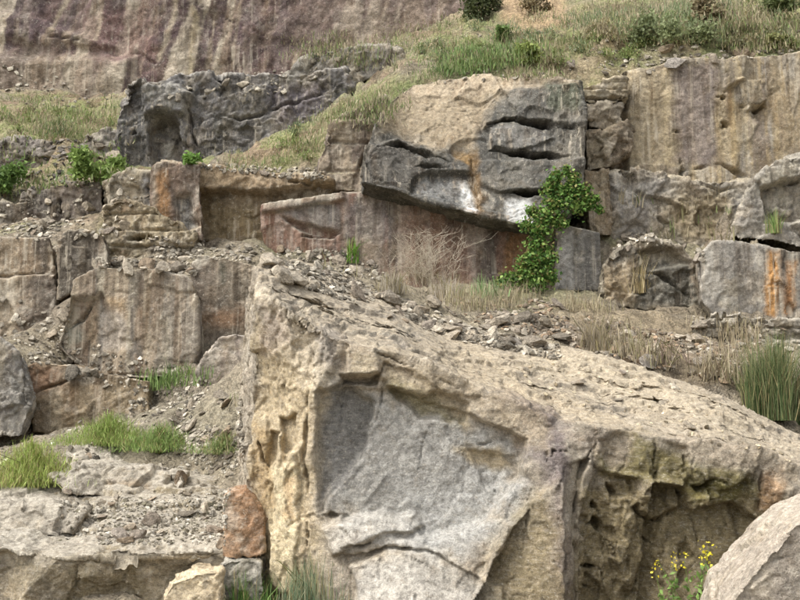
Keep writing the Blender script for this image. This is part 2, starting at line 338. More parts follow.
rock('rock_outcrop', 'huge tilted grey block with a sloping rubble-strewn top, filling the centre and right foreground', 'rock', HF, 7.9, 2, px=1.6, back=HB, ground='none',
     pal=('8a8276', '978d7e', 'a09482', '847b6e'), und=.02, chip=(.5, .022), micro=.012, wx=.7, seed=3, wob=3.6, bed=(np.cross(W(560, 418, 7.85)-W(400, 352, 7.9), W(500, 332, 10.5)-W(400, 352, 7.9)), .04, .10), top='a39681',
     ops=[('relief', HR),
      ('cut', [(318,390),(345,379),(385,380),(440,405),(500,425),(528,440),(520,480),(490,520),(430,540),(400,520),(350,518),(318,512)], [(320,400,8.0),(510,440,8.07),(400,520,7.98)]),
      ('cut', [(316,392),(345,384),(372,402),(362,455),(322,512),(314,505)], [(316,395,8.0),(372,402,8.12),(322,510,7.98)]),
      ('cut', [(345,556),(392,545),(440,552),(500,586),(520,660),(370,660)], [(392,545,7.95),(500,586,7.86),(380,640,7.5)]),
      ('cut', [(470,600),(505,540),(540,488),(556,465),(560,520),(558,660),(470,660)], [(505,540,7.95),(556,470,7.74),(558,640,7.6)]),
      ('cut', [(558,466),(590,462),(578,500),(574,660),(558,660)], [(558,470,7.74),(580,480,7.98),(574,640,7.88)]),
      ('cut', [(600,470),(640,480),(655,560),(640,660),(580,660),(580,520)], [(600,470,8.0),(650,480,8.15),(600,640,8.1)]),
      ('cut', [(655,485),(690,490),(700,515),(740,500),(770,520),(760,660),(645,660),(655,560)], [(660,490,8.2),(760,510,8.0),(700,640,8.1)]),
      # slabby layers under the crest
      ('groove', [(262,284),(300,300),(340,308),(372,320),(420,345)], 2.6, .16), ('groove', [(268,276),(284,272)], 3.4, .16),
      ('groove', [(440,322),(500,350),(560,385),(620,405)], 1.6, .05), ('groove', [(470,345),(540,380),(600,398),(690,420)], 2.0, .07), ('groove', [(600,385),(660,400),(700,415),(740,430),(800,452)], 2.6, .12),
      ('groove', [(560,360),(620,385),(680,392),(720,408),(770,425)], 2.0, .09),
      ('groove', [(318,338),(380,352),(440,380),(505,404)], 1.6, .06), ('groove', [(430,360),(500,388),(560,404),(600,420)], 1.6, .06), ('groove', [(350,318),(420,340),(480,368)], 1.8, .08), ('groove', [(640,418),(700,436),(770,452)], 1.6, .06), ('groove', [(520,372),(580,390),(640,402)], 1.8, .07), ('groove', [(300,300),(340,318),(372,326)], 2.2, .10), ('groove', [(690,398),(740,416),(790,436)], 2.2, .09),
      ('groove', [(430,420),(418,470),(424,505)], 1.0, .03), ('groove', [(480,470),(505,500),(500,545)], 1.0, .04), ('groove', [(700,500),(712,545),(706,600)], 1.4, .06), ('groove', [(530,480),(524,540),(532,600)], 1.2, .05), ('groove', [(556,520),(560,560),(552,610)], 1.4, .05),
      # notch and square step in the face
      ('cut', [(346,342),(378,346),(377,374),(343,374)], [(346,342,7.97),(378,346,7.97),(345,373,7.86)]), ('patch', [(340,375),(378,376),(376,383),(340,382)], .14, 1.2), ('cut', [(384,364),(414,371),(436,390),(420,394),(386,385)], [(384,366,7.98),(414,372,7.99),(400,390,7.9)]), ('groove', [(377,376),(382,364),(412,372),(416,384)], 2.0, .10),
      ('patch', [(384,366),(414,372),(440,392),(470,402),(466,425),(420,415),(386,385)], .09, 2.5),
      ('groove', [(345,378),(340,420),(336,440)], 1.4, .05), ('groove', [(383,376),(378,410),(370,432)], 1.6, .05),
      ('patch', [(318,392),(345,380),(372,400),(366,450),(320,500),(314,450)], .06, 4), ('patch', [(340,385),(480,395),(505,470),(500,520),(400,540),(322,512),(318,440)], .05, 3),
      ('groove', [(322,515),(348,518),(354,519)], 3.2, .16), ('patch', [(322,530),(345,519),(385,514),(412,516),(424,526),(410,534),(385,534),(360,543),(335,554)], -.09, 2.5),
      ('groove', [(342,547),(388,540),(402,534)], 2.6, .10), ('patch', [(388,548),(440,552),(500,585),(520,640),(420,640),(360,600),(352,565)], -.14, 2.5),
      ('groove', [(392,548),(440,572),(480,592)], 2.2, .06), ('patch', [(470,450),(516,456),(530,480),(490,490)], .05, 3), ('groove', [(455,448),(512,440),(530,425)], 2.0, .05),
      # left flank: torn recesses
      ('rough', [(238,300),(262,275),(330,320),(344,352),(322,388),(312,420),(310,640),(230,640)], .05, .24), ('rough', [(255,280),(335,325),(345,350),(322,388),(290,380)], .025, .13),
      ('patch', [(276,416),(292,414),(293,446),(284,462),(277,446)], .16, 2), ('patch', [(264,430),(273,432),(272,462),(262,470)], .12, 2), ('patch', [(277,452),(296,452),(298,520),(292,600),(262,600),(268,500)], -.08, 2.5),
      ('groove', [(250,440),(262,470),(258,510)], 3, .12), ('groove', [(306,385),(303,440),(307,520),(304,600)], 2.4, .10),
      ('patch', [(250,290),(330,320),(345,350),(320,385),(290,370),(255,340)], -.05, 6),
      ('rough', [(578,470),(640,440),(690,460),(800,490),(800,640),(574,640)], .09, .34), ('rough', [(600,480),(700,480),(700,600),(590,600)], .05, .2), ('rough', [(330,515),(420,510),(520,640),(330,640)], .03, .3), ('rough', [(500,540),(560,470),(572,640),(470,640)], .04, .3), ('rough', [(590,430),(800,465),(800,500),(600,475)], .04, .3),
      # buttress and hollows on the right
      ('groove', [(548,457),(551,449),(562,448),(568,452)], 2.6, .20), ('groove', [(545,450),(544,464)], 3.0, .15), ('groove', [(600,440),(585,465),(578,490),(574,520),(572,600)], 1.8, .07),
      ('patch', [(500,530),(535,495),(558,470),(570,520),(575,640),(500,640),(470,600)], -.14, 3),
      ('patch', [(600,440),(640,425),(665,438),(690,450),(680,480),(610,470)], .06, 4), ('groove', [(614,484),(620,496),(628,510)], 4.5, .16), ('groove', [(597,502),(605,517)], 3.0, .16),
      ('groove', [(588,528),(600,522),(612,545),(618,560)], 4.5, .22), ('groove', [(582,566),(606,572),(612,584)], 2.6, .22), ('groove', [(583,590),(612,597)], 2.4, .22), ('patch', [(612,500),(640,496),(655,560),(640,600),(618,560)], -.10, 4),
      ('groove', [(640,505),(650,520),(668,528),(684,520)], 3.0, .16), ('groove', [(680,522),(690,517)], 5, .20), ('patch', [(650,480),(686,484),(690,512),(660,525),(640,505)], -.12, 3),
      ('groove', [(690,484),(706,490),(722,480),(752,486)], 5.0, .18), ('groove', [(688,455),(690,480)], 1.8, .07), ('patch', [(690,498),(740,495),(760,560),(740,640),(670,640),(668,540)], -.07, 4), ('groove', [(650,540),(676,560)], 2.0, .12), ('groove', [(768,470),(772,520)], 2.5, .08),
      # colour of the stone itself
      ('stain', [(318,388),(480,395),(520,440),(520,520),(420,545),(322,512)], '959490', .85, 16), ('stain', [(316,392),(345,384),(372,405),(366,450),(330,505),(314,505)], '706e6b', .75, 12),
      ('stain', [(400,480),(500,470),(520,490),(500,540),(460,560),(400,540)], 'a8a7a3', .7, 16),
      ('stain', [(326,528),(345,518),(412,515),(422,528),(360,543),(335,552)], 'bdb8af', .6, 8), ('stain', [(350,560),(400,548),(500,590),(490,640),(380,640)], 'bcb7ae', .7, 12), ('stain', [(400,556),(470,570),(480,590),(440,580)], '8f8a80', .6, 6),
      ('stain', [(245,290),(318,390),(312,640),(230,640),(240,440)], 'b8a684', .75, 12), ('stain', [(262,470),(296,455),(298,600),(262,600)], 'd0c09c', .8, 6), ('stain', [(245,420),(262,430),(268,510),(248,520)], '9c8258', .6, 5), ('stain', [(284,480),(294,480),(294,520),(284,520)], 'b9966a', .5, 4),
      ('stain', [(250,285),(330,330),(322,390),(300,380),(255,330)], 'c2b49c', .75, 10), ('stain', [(255,300),(280,310),(285,340),(258,345)], 'a3948a', .6, 8),
      ('stain', [(312,318),(340,322),(362,350),(350,372),(318,365)], '958d84', .7, 7), ('stain', [(384,368),(440,385),(470,408),(466,425),(420,415),(384,388)], '857b57', .75, 5), ('stain', [(350,350),(376,356),(374,372),(346,372)], '8d8766', .6, 3),
      ('stain', [(455,448),(500,446),(520,470),(470,462)], '94815a', .7, 6), ('stain', [(520,400),(560,400),(575,430),(562,500),(572,640),(540,640),(545,480)], '6f6362', .85, 12), ('stain', [(490,545),(540,490),(558,520),(560,640),(470,640)], '7a6d4e', .75, 14),
      ('stain', [(595,450),(640,430),(690,455),(760,470),(780,500),(700,500),(640,480),(600,470)], '6b6238', .85, 8), ('stain', [(580,480),(800,500),(800,640),(575,640)], '7d7050', .9, 10), ('stain', [(690,482),(750,480),(745,496),(700,500)], '66602f', .6, 5),
      ('stain', [(768,472),(790,470),(788,510),(772,512)], 'ac8a66', .75, 4), ('stain', [(670,432),(800,458),(800,480),(690,462)], '9d907d', .75, 6),
      ('stain', [(400,345),(470,375),(560,410),(640,430),(640,420),(560,385),(470,340)], 'ab9c83', .85, 10), ('stain', [(520,340),(640,365),(800,440),(800,455),(640,400),(520,365)], 'b0a28a', .8, 10),
      ('stain', [(522,430),(560,425),(572,455),(556,480),(530,470)], '6b6260', .65, 14), ('stain', [(490,392),(540,395),(545,410),(500,412)], '87796b', .7, 8), ('stain', [(330,330),(480,385),(560,425),(545,450),(470,420),(400,385),(340,372)], 'a3947c', .75, 9), ('stain', [(560,425),(640,440),(620,460),(570,450)], '978a7b', .7, 7)])
rock('boulder', 'pale smooth boulder cut off by the lower right corner of the picture', 'boulder', [(706,700),(726,606),(748,578),(774,545),(794,524),(818,512),(870,490),(940,500),(960,700)], 5.2, 1.3, px=2.0, ground='none',
     pal=('948a7e', 'a4998b', '84796d'), und=.05, chip=(.5, .03), micro=.012, top='aea292', seed=5, ops=[('groove', [(745,580),(775,560),(800,556)], 2.0, .03), ('stain', [(740,600),(780,575),(800,590),(790,640)], '8d8479', .5, 8)])
# lower left ledge
rock('rock_ledge', 'low flat-topped ledge with brown front face at the bottom left, gravel spread over it', 'ledge',
     [(-70,540,8.4),(20,546,8.35),(60,556,8.15),(140,546,8.3),(200,560,8.1),(226,548,8.35),(232,690,8.3),(-70,690,8.3)], 8.2, 2, px=1.8, ground='none',
     back=[(-70,470,10.4),(20,474,10.5),(60,470,10.6),(140,470,10.6),(200,478,10.4),(236,486,10.2),(240,690,10.2),(-70,690,10.4)],
     pal=('857a66', '948871', '75694f'), top='a39b8d', und=.06, chip=(.5, .045), seed=6, bed=((0, -.25, 1), .04, .05), ops=[('groove', [(40,566),(120,560),(200,570)], 1.5, .03), ('stain', [(0,490),(45,486),(48,520),(30,556),(0,556)], 'a09a8e', .7, 8), ('patch', [(-20,484),(40,486),(50,510),(30,550),(-20,552)], -.12, 4),
       ('stain', [(0,540),(60,546),(225,545),(225,562),(60,568),(0,562)], 'aaa191', .6, 7), ('groove', [(75,565),(72,600)], 2.5, .08), ('stain', [(70,575),(140,565),(150,600),(60,610)], '6d6248', .6, 8)])
rock('rock_slab', 'pale flat slab lying on the gravel below the grass tufts on the left', 'slab', [(50,478,9.8),(74,466,9.9),(110,464,9.9),(150,468,9.9),(188,478,9.8),(180,494,9.7),(130,500,9.7),(70,494,9.7)], 10, .9, px=1.6, ground='none',
     back=[(60,468,11.6),(78,444,11.6),(110,438,11.7),(150,446,11.6),(184,460,11.2),(176,480,10.8),(130,484,10.8),(80,480,11)], pal=('958d7f', 'a39b8d', '847b6d'), top='a8a092', und=.09, chip=(.4, .07), seed=8, ops=[('stain', [(105,478),(150,480),(150,492),(105,490)], '9a7f5c', .5, 4)])
rock('rock_slab', 'low pale slab at the left edge on the ledge, below the feathery shrub', 'slab', [(-40,520,8.9),(0,508,8.9),(40,506,8.9),(84,516,8.9),(70,532,8.8),(20,538,8.8),(-40,536,8.8)], 8.9, .8, px=1.5, ground='none', back=[(-30,508,10),(6,490,10),(40,488,10),(92,500,9.9),(80,520,9.7),(20,524,9.7),(-30,522,9.7)], pal=('958d7f', 'a39b8d', '847b6d'), top='a49c8e', und=.08, chip=(.4, .06), seed=81)
rock('rock_chunk', 'orange-brown squared chunk wedged against the left flank of the big block', 'rock', [(226,497),(240,491),(252,500),(264,520),(264,552),(250,558),(226,556)], 8.25, .6, ground='none', px=1.5, pal=('a5805e', 'b59474', '967456'), und=.02, chip=(.3, .03), seed=9)
rock('rock_chunk', 'grey chunk under the orange-brown chunk at the foot of the big block', 'rock', [(218,563),(232,558),(262,562),(264,640),(216,640)], 8.1, .6, ground='none', px=1.5, pal=('8b8880', '99958b'), und=.03, chip=(.3, .04), seed=10)
rock('rock_chunk', 'pale tan chunk at the foot of the lower left ledge', 'rock', [(160,604),(172,582),(196,572),(222,570),(222,620),(165,625)], 7.7, .5, ground='none', px=1.5, pal=('bba98a', 'cdbd9f'), und=.03, chip=(.3, .04), seed=11)
# left terraces
rock('rock_block', 'broad streaked grey-brown block with rubble on its top in the left middle', 'rock', [(72,278),(98,267),(150,268),(185,275),(197,286),(199,345),(192,372),(140,378),(90,378),(58,345),(70,310)], 15, 1.5, px=1.45,
     pal=('81796d', '8f8577', '766d64'), streak=[('635d57', 1.8, .75, .0), ('b3a994', 2.4, .7, .05), ('8a7660', 2.0, .5, .1)], top='a79e8e', und=.04, chip=(.8, .035), seed=12,
     ops=[('patch', [(70,300),(100,295),(118,330),(112,385),(50,385),(55,330)], .16, 4), ('groove', [(62,335),(80,318),(95,300)], 2.5, .12), ('stain', [(106,298),(124,298),(126,316),(112,312)], 'a68c68', .6, 4), ('stain', [(96,308),(122,312),(124,345),(100,345)], 'a8a096', .6, 6), ('stain', [(62,330),(80,318),(85,340),(65,345)], '93998d', .6, 5), ('groove', [(104,348),(116,356)], 2, .12), ('stain', [(146,330),(154,330),(154,378),(146,378)], 'ab9c86', .7, 3), ('groove', [(60,376),(200,374)], 2, .1)])
rock('rock_block', 'upright brown block with a pale rounded corner beside the streaked block', 'rock', [(190,262),(198,254),(225,257),(258,266),(262,345),(225,352),(196,342)], 15.9, 1.3, px=1.45, pal=('82735f', '8f7f6b', '71665a'), streak=[('5f564c', 1.8, .6, .0)], top='b0a591', und=.03, chip=(.8, .03), seed=13,
     ops=[('stain', [(196,312),(258,300),(258,322),(200,324)], '8c6a4c', .6, 8), ('stain', [(190,254),(208,254),(206,262),(194,268)], 'c8c0b0', .7, 3), ('stain', [(218,262),(226,262),(226,288),(220,288)], '5d5c50', .6, 3)])
rock('boulder', 'rounded purplish-grey boulder below the upright brown block', 'boulder', [(196,372),(206,352),(220,338),(236,333),(252,336),(254,392),(230,392),(202,386)], 13.9, 1.0, px=1.45, pal=('857a72', '968a80', '776d67'), top='aaa196', und=.06, chip=(.5, .04), seed=14)
rock('rock_block', 'tan block with a reddish corner and slanting crack under the streaked block', 'rock', [(26,366),(40,361),(75,364),(105,373),(150,380),(150,414),(80,432),(34,432)], 14.2, 1.0, px=1.45, pal=('8d7c63', '9b8b71', '80705a'), und=.04, chip=(.6, .05), seed=15,
     ops=[('groove', [(30,394),(70,380),(100,372)], 2.2, .12), ('stain', [(28,364),(62,364),(60,384),(30,392)], '85644e', .6, 6), ('stain', [(70,364),(98,368),(96,380),(70,380)], '9b958b', .6, 4)])
rock('boulder', 'dark grey weathered boulder at the left picture edge beside the tan block', 'boulder', [(-70,335),(0,340),(14,352),(26,380),(30,405),(22,436),(-70,440)], 13.6, 1.2, px=1.45, pal=('7d7a76', '8d8984', '6d6a66'), top='9b958c', und=.07, chip=(.5, .08), seed=16)
rock('rock_block', 'brown two-storey face with a horizontal crack at the left picture edge', 'rock', [(-90,236),(0,238),(48,238),(54,262),(60,300),(55,335),(0,342),(-90,345)], 16.4, 1.6, px=1.45, pal=('7c6d5b', '8c7c67', '6c6156'), streak=[('5f5852', 1.7, .6, .1)], top='a99f8f', und=.06, chip=(.8, .04), seed=17,
     ops=[('groove', [(-90,274),(0,276),(58,274)], 2.4, .14), ('stain', [(0,242),(40,242),(40,272),(0,272)], '8e7a61', .5, 8), ('patch', [(-90,277),(60,275),(60,340),(-90,345)], -.10, 2)])
rock('rock_block', 'squarish streaked brown block between the left face and the streaked block', 'rock', [(58,240),(66,231),(104,233),(108,255),(104,285),(74,290),(58,300)], 16.2, 1.2, px=1.45, pal=('7d6e5a', '6b6056'), streak=[('555049', 2.2, .7, -.05)], top='a79b86', und=.04, chip=(.5, .05), seed=18)
rock('rock_bank', 'crumbling tan bank with a dark ledge crack above the streaked block', 'rock', [(100,205),(120,198),(156,206),(196,232),(196,262),(150,270),(104,262)], 17.6, 1.3, px=1.45, pal=('96896f', 'a5977c', '7f735d'), und=.08, chip=(.35, .10), strata=(.35, .16), seed=19, ops=[('groove', [(126,239),(150,236),(158,238)], 3.2, .3)])
rock('rock_block', 'low dark-faced rock step below the bright green bush', 'rock', [(24,196),(40,188),(58,184),(100,184),(104,216),(62,222),(28,222)], 19.2, 1.2, px=1.5, pal=('6e6660', '7c7269', '5f5a55'), top='989080', und=.06, chip=(.6, .10), seed=20, ops=[('groove', [(57,186),(60,220)], 3, .25)])
rock('rock_block', 'low grey step at the left edge below the hillside bushes', 'rock', [(-80,205),(-10,200),(24,204),(26,226),(-80,230)], 19.3, 1.0, px=1.5, pal=('77706a', '857d70'), top='a0977f', und=.06, chip=(.6, .10), seed=120)
rock('rock_block', 'grey-tan squared block left of the orange pillar', 'rock', [(103,180),(125,172),(152,174),(156,206),(150,234),(112,230)], 18.7, 1.2, px=1.5, pal=('8a7f6b', '978b75', '77705f'), streak=[('6b675f', 2, .5, .1)], top='a89d86', und=.06, chip=(.5, .09), seed=21, ops=[('stain', [(144,180),(156,180),(154,204),(144,204)], '83858a', .6, 4)])
rock('rock_pillar', 'orange-streaked upright pillar of rock at the end of the brown ledge', 'rock', [(153,168),(162,160),(180,162),(200,166),(202,240),(160,236),(152,205)], 17.9, 1.2, px=1.45, pal=('83705a', '77665a', '8e7c66'), streak=[('63564d', 2.4, .6, .0)], top='a99a82', und=.04, chip=(.5, .05), seed=22,
     ops=[('stain', [(156,176),(168,172),(168,225),(158,226)], '9a7348', .75, 4), ('patch', [(174,196),(190,194),(200,225),(180,236)], .15, 3), ('stain', [(174,196),(190,194),(198,225),(182,234)], '7a7d7b', .6, 4)])
rock('rock_ledge', 'long brown overhanging ledge left of centre with a pale lip', 'ledge', [(196,168),(230,170),(265,175),(300,178),(334,182),(334,230),(262,246),(202,242)], 18.5, 1.5, px=1.45, pal=('74644c', '80705a', '665a47'), top='aa9c82', und=.05, chip=(.5, .06), seed=23,
     ops=[('patch', [(196,160),(262,170),(334,180),(334,188),(262,195),(198,193)], -.3, 1.5), ('groove', [(290,186),(322,189)], 2.2, .2), ('stain', [(196,166),(262,172),(334,182),(334,188),(262,192),(198,190)], 'a28d70', .7, 3), ('stain', [(200,205),(262,205),(262,246),(200,244)], '6e5f40', .6, 6)])
rock('rock_wall', 'rust and grey streaked lower wall under the dark overhang', 'rock', [(262,206),(300,200),(345,193),(400,190),(480,205),(560,215),(560,292),(480,292),(380,286),(300,268),(264,250)], 18.2, 1.6, px=1.45, pal=('7e685c', '8e7666', '6f6058'), streak=[('5a514c', 1.9, .6, .1), ('8a6858', 1.7, .6, .05), ('b0a296', 3.0, .5, .15)], top='a89f90', und=.05, chip=(.9, .03), seed=24,
     ops=[('patch', [(282,218),(322,227),(340,232),(332,237),(306,233)], .16, 2), ('stain', [(262,203),(345,192),(345,200),(268,212)], 'aaa394', .7, 3), ('stain', [(268,212),(340,202),(342,228),(320,226)], '7a7773', .7, 4), ('patch', [(262,200),(345,188),(345,200),(275,214),(262,214)], -.12, 2), ('groove', [(298,236),(340,236)], 2, .2),
          ('stain', [(400,215),(470,220),(470,290),(400,285)], '8f6f5c', .6, 10), ('stain', [(482,228),(500,228),(496,292),(480,292)], '4b443f', .7, 4), ('stain', [(504,230),(530,235),(524,270),(504,270)], '8f6840', .75, 5), ('stain', [(345,200),(395,200),(390,240),(345,240)], '75706e', .6, 8)])
rock('rock_outcrop', 'rounded purple-brown rock shoulder left of the dark overhang', 'rock', [(318,190),(319,155),(334,120),(358,106),(385,96),(392,120),(376,150),(368,192)], 18.5, 1.6, ground='top', px=1.45, pal=('7f7267', '8c8070', '70655f'), top='a59b7e', und=.08, chip=(.6, .07), strata=(.5, .08), seed=25, ops=[('groove', [(366,128),(368,150),(352,182)], 3, .2)])
rock('overhang_rock', 'large dark angular overhang with a tan rounded top in the upper centre', 'rock', [(360,187,17.5),(366,150,17.6),(374,126,17.9),(388,100,18.5),(412,84,18.9),(470,76,19.0),(540,77,18.5),(580,84,18.0),(584,130,17.6),(584,190,17.5),(562,216,17.5),(532,228,17.5),(470,214,17.5),(402,196,17.5)], 17.5, 2.2, ground='top', px=1.4, pal=('53524e', '605e59', '474642'), und=.07, chip=(.8, .06), micro=.012, wx=.3, seed=26,
     ops=[('relief', [(370,150,0),(440,165,.0),(480,160,0),(500,110,-.1),(430,110,-.15),(560,120,-.15),(540,90,-.2),(460,80,0),(400,190,0),(530,220,0),(580,100,-.2),(580,180,0)]),
      ('patch', [(372,146),(398,140),(440,150),(470,164),(474,172),(430,172),(414,180),(408,198),(358,192),(364,160)], -.16, 2.5), ('groove', [(372,148),(400,147),(430,158),(450,163)], 3, .26), ('groove', [(414,166),(450,169)], 2.0, .16),
      ('patch', [(480,112),(500,94),(575,86),(590,130),(540,124),(500,122),(482,128)], -.14, 2), ('groove', [(482,126),(505,122),(530,125),(575,131)], 3.2, .42), ('patch', [(488,129),(530,128),(554,141),(520,150),(492,148)], -.10, 1.6),
      ('groove', [(488,150),(520,153),(580,157)], 3.4, .45), ('patch', [(478,160),(590,160),(590,186),(548,190),(500,193),(482,182)], -.13, 2), ('groove', [(500,194),(545,191),(570,193)], 3.4, .45), ('groove', [(470,140),(474,180),(480,214)], 1.6, .08), ('groove', [(545,207),(562,202)], 2, .2),
      ('patch', [(356,183),(402,191),(470,208),(534,221),(562,208),(570,220),(534,236),(470,222),(400,204),(356,196)], -.10, 1.5),
      ('stain', [(385,100),(412,82),(470,76),(520,78),(486,104),(474,150),(440,152),(376,134)], 'a6967c', .85, 8), ('stain', [(400,90),(470,72),(560,72),(576,84),(520,88),(440,96)], 'bfae95', .7, 5), ('stain', [(464,150),(478,150),(486,215),(474,214)], '80653f', .75, 4), ('stain', [(452,150),(472,150),(470,164),(454,164)], '9a7a45', .6, 4),
      ('stain', [(420,180),(460,172),(470,212),(412,196)], '7d7d7b', .7, 5), ('stain', [(458,178),(466,178),(478,212),(466,212)], 'dcdcd9', .9, 3), ('stain', [(504,202),(530,198),(532,226),(510,222)], 'cfcfcd', .85, 4), ('stain', [(375,142),(410,142),(412,190),(364,186)], '65615b', .7, 6),
      ('stain', [(490,128),(545,128),(545,146),(500,146)], '7b7975', .6, 5), ('stain', [(545,86),(578,86),(578,110),(550,112)], '4c5540', .5, 5)])
# right-hand cliff
rock('cliff_face', 'tall tan and purple-streaked cliff face in the upper right', 'cliff', [(584,92),(600,84),(640,70),(665,63),(700,57),(740,58),(800,52),(960,48),(960,200),(800,190),(700,192),(640,190),(586,185)], 19.2, 1.8, px=1.45, pal=('8f836c', '9c8e74', '827766'), streak=[('77695f', 1.3, .6, .12), ('b3a07c', 1.6, .6, .05), ('a39d92', 2.9, .6, .15), ('5f554e', 2.3, .5, .2)], top='b3a68d', und=.06, chip=(.9, .045), seed=27, ribs=(.8, .06), aniso=(1, 1, .7),
     ops=[('patch', [(580,70),(628,66),(626,185),(580,185)], .15, 3), ('stain', [(626,70),(672,66),(676,166),(628,166)], 'a6977a', .75, 9), ('stain', [(662,72),(670,72),(672,166),(664,166)], 'bcab88', .5, 3), ('stain', [(674,64),(712,60),(716,160),(678,160)], '857870', .8, 6), ('stain', [(706,70),(716,70),(718,162),(706,162)], '6f6664', .6, 4), ('stain', [(716,90),(740,110),(738,160),(718,160)], '9c8a66', .6, 6),
          ('patch', [(736,84),(758,80),(765,106),(745,112)], -.22, 2), ('groove', [(720,60),(724,95)], 2.2, .12), ('groove', [(738,106),(756,112),(764,104)], 3.2, .3), ('groove', [(715,96),(725,98)], 2.2, .2), ('groove', [(672,130),(680,130)], 1.8, .15), ('patch', [(722,60),(745,58),(742,84),(724,90)], -.18, 2), ('groove', [(723,128),(728,122)], 4, .25), ('groove', [(680,160),(684,180)], 5, .3), ('groove', [(690,170),(720,165),(750,178)], 3, .2), ('stain', [(765,70),(800,66),(960,60),(960,170),(770,160)], 'a08c6a', .5, 12)])
def blk(lbl, fr, d, th, pal, sd, **k): return rock('rock_block', lbl, 'rock', fr, d, th, px=1.4, pal=pal, seed=sd, ground='none', **k)
blk('layered slabby rock at the cliff top right of the dark overhang', [(580,88),(600,80),(626,78),(626,100),(604,104),(582,102)], 18.7, 1.2, ('9b8e76', 'a99c82'), 28, und=.04, chip=(.4, .08), top='bcae94', strata=(.18, .14), ops=[('groove', [(584,98),(624,96)], 2.2, .3)])
blk('grey angular block below the layered slabs beside the crack', [(583,105),(624,102),(620,124),(604,130),(590,126)], 18.75, 1.0, ('888073', '958b7a'), 29, und=.04, chip=(.4, .08))
blk('brown cracked block under the grey angular block beside the crack', [(584,130),(604,133),(628,118),(632,150),(612,166),(586,172)], 18.7, 1.0, ('8b7c66', '796d5b'), 30, und=.04, chip=(.4, .10), ops=[('groove', [(588,165),(606,145),(614,130)], 2.4, .2)])
blk('narrow tan upright rock below the crack, above the ivy', [(584,170),(610,168),(612,235),(590,236)], 18.3, .9, ('94836a', '857660'), 31, und=.04, chip=(.4, .06), ops=[('groove', [(611,172),(612,230)], 2, .2)])
rock('cliff_face', 'pale grey weathered lower cliff under the tan streaked face', 'cliff', [(610,176),(640,168),(690,180),(745,180),(770,190),(760,250),(700,262),(640,260),(610,250)], 18.6, 1.8, px=1.45, pal=('8d887f', '9a9284', '85796a'), streak=[('a79f90', 1.6, .5, .2)], top='a99e87', und=.12, chip=(.5, .12), seed=32, micro=.03,
     ops=[('groove', [(612,172),(630,178),(632,190)], 4, .25), ('stain', [(612,180),(660,186),(650,235),(614,240)], '8e8c89', .6, 8), ('stain', [(660,205),(730,195),(730,235),(670,235)], '948360', .55, 10), ('groove', [(655,215),(668,224),(664,232)], 4, .2), ('groove', [(690,182),(720,190),(740,186)], 3, .2), ('stain', [(735,185),(755,190),(745,225),(730,225)], '6f706f', .5, 5)])
rock('rock_block', 'smooth grey upright block with a pale left half right of the ivy', 'rock', [(556,230),(562,224),(600,232),(603,290),(556,292)], 17.5, 1.1, px=1.45, pal=('75726d', '827f79'), streak=[('605d59', 1.8, .6, .0)], top='9d978b', und=.02, chip=(.6, .02), seed=33, ops=[('stain', [(556,232),(573,232),(572,290),(556,290)], 'a5a29d', .75, 3)])
rock('boulder', 'rounded brown and dark grey rock at the cliff foot right of the grey block', 'boulder', [(600,292),(604,262),(620,246),(650,238),(680,246),(700,265),(704,306),(650,312),(610,306)], 17.0, 1.3, px=1.45, pal=('77705f', '857b6b', '5f5d57'), top='9d9480', und=.12, chip=(.5, .10), seed=34,
     ops=[('patch', [(640,252),(672,248),(690,262),(650,270)], .2, 3), ('stain', [(640,262),(690,262),(700,304),(640,304)], '5e5d57', .75, 6), ('stain', [(602,270),(632,262),(630,304),(604,300)], '98866a', .7, 6), ('groove', [(632,270),(660,275),(696,300)], 3, .2), ('groove', [(676,244),(690,252),(704,250)], 3, .25)])
rock('rock_block', 'grey block with bright orange rust streaks near the right picture edge', 'rock', [(700,252),(712,242),(740,243),(790,250),(880,255),(880,330),(770,328),(720,322),(700,300)], 16.2, 1.4, px=1.45, pal=('85817b', '928d85', '77736e'), streak=[('67645f', 1.5, .5, .05)], top='aaa294', und=.05, chip=(.9, .035), seed=35,
     ops=[('stain', [(768,252),(780,250),(780,290),(776,318),(764,318)], 'bb8a4c', .9, 3.5), ('stain', [(786,260),(796,260),(794,312),(782,314)], 'a87c4c', .8, 3), ('stain', [(700,255),(715,248),(722,300),(704,300)], 'aaa59b', .6, 5), ('groove', [(774,250),(772,318)], 2, .08), ('stain', [(776,255),(786,255),(784,305),(778,305)], '6b6259', .6, 3)])
rock('boulder', 'dark grey rounded boulder jutting out above the orange-streaked block', 'boulder', [(734,236),(742,205),(756,178),(775,160),(800,152),(900,150),(900,245),(800,248),(770,240)], 17.0, 1.6, px=1.45, pal=('85817a', '938d83', '75716b'), top='a9a294', und=.08, chip=(.7, .11), seed=36, ops=[('patch', [(764,186),(800,176),(860,180),(860,215),(768,222)], .3, 3), ('groove', [(762,190),(782,180),(820,176)], 3, .2), ('stain', [(755,176),(800,154),(800,168),(764,186)], 'b0a998', .7, 4)])
rock('rock_ledge', 'low broken grey ledge at the foot of the orange-streaked block', 'ledge', [(690,322),(720,312),(770,318),(880,320),(880,350),(760,344),(700,338)], 15.0, 1.0, px=1.45, pal=('8d887e', '7d786e'), top='a9a192', und=.06, chip=(.4, .12), strata=(.2, .12), seed=37)
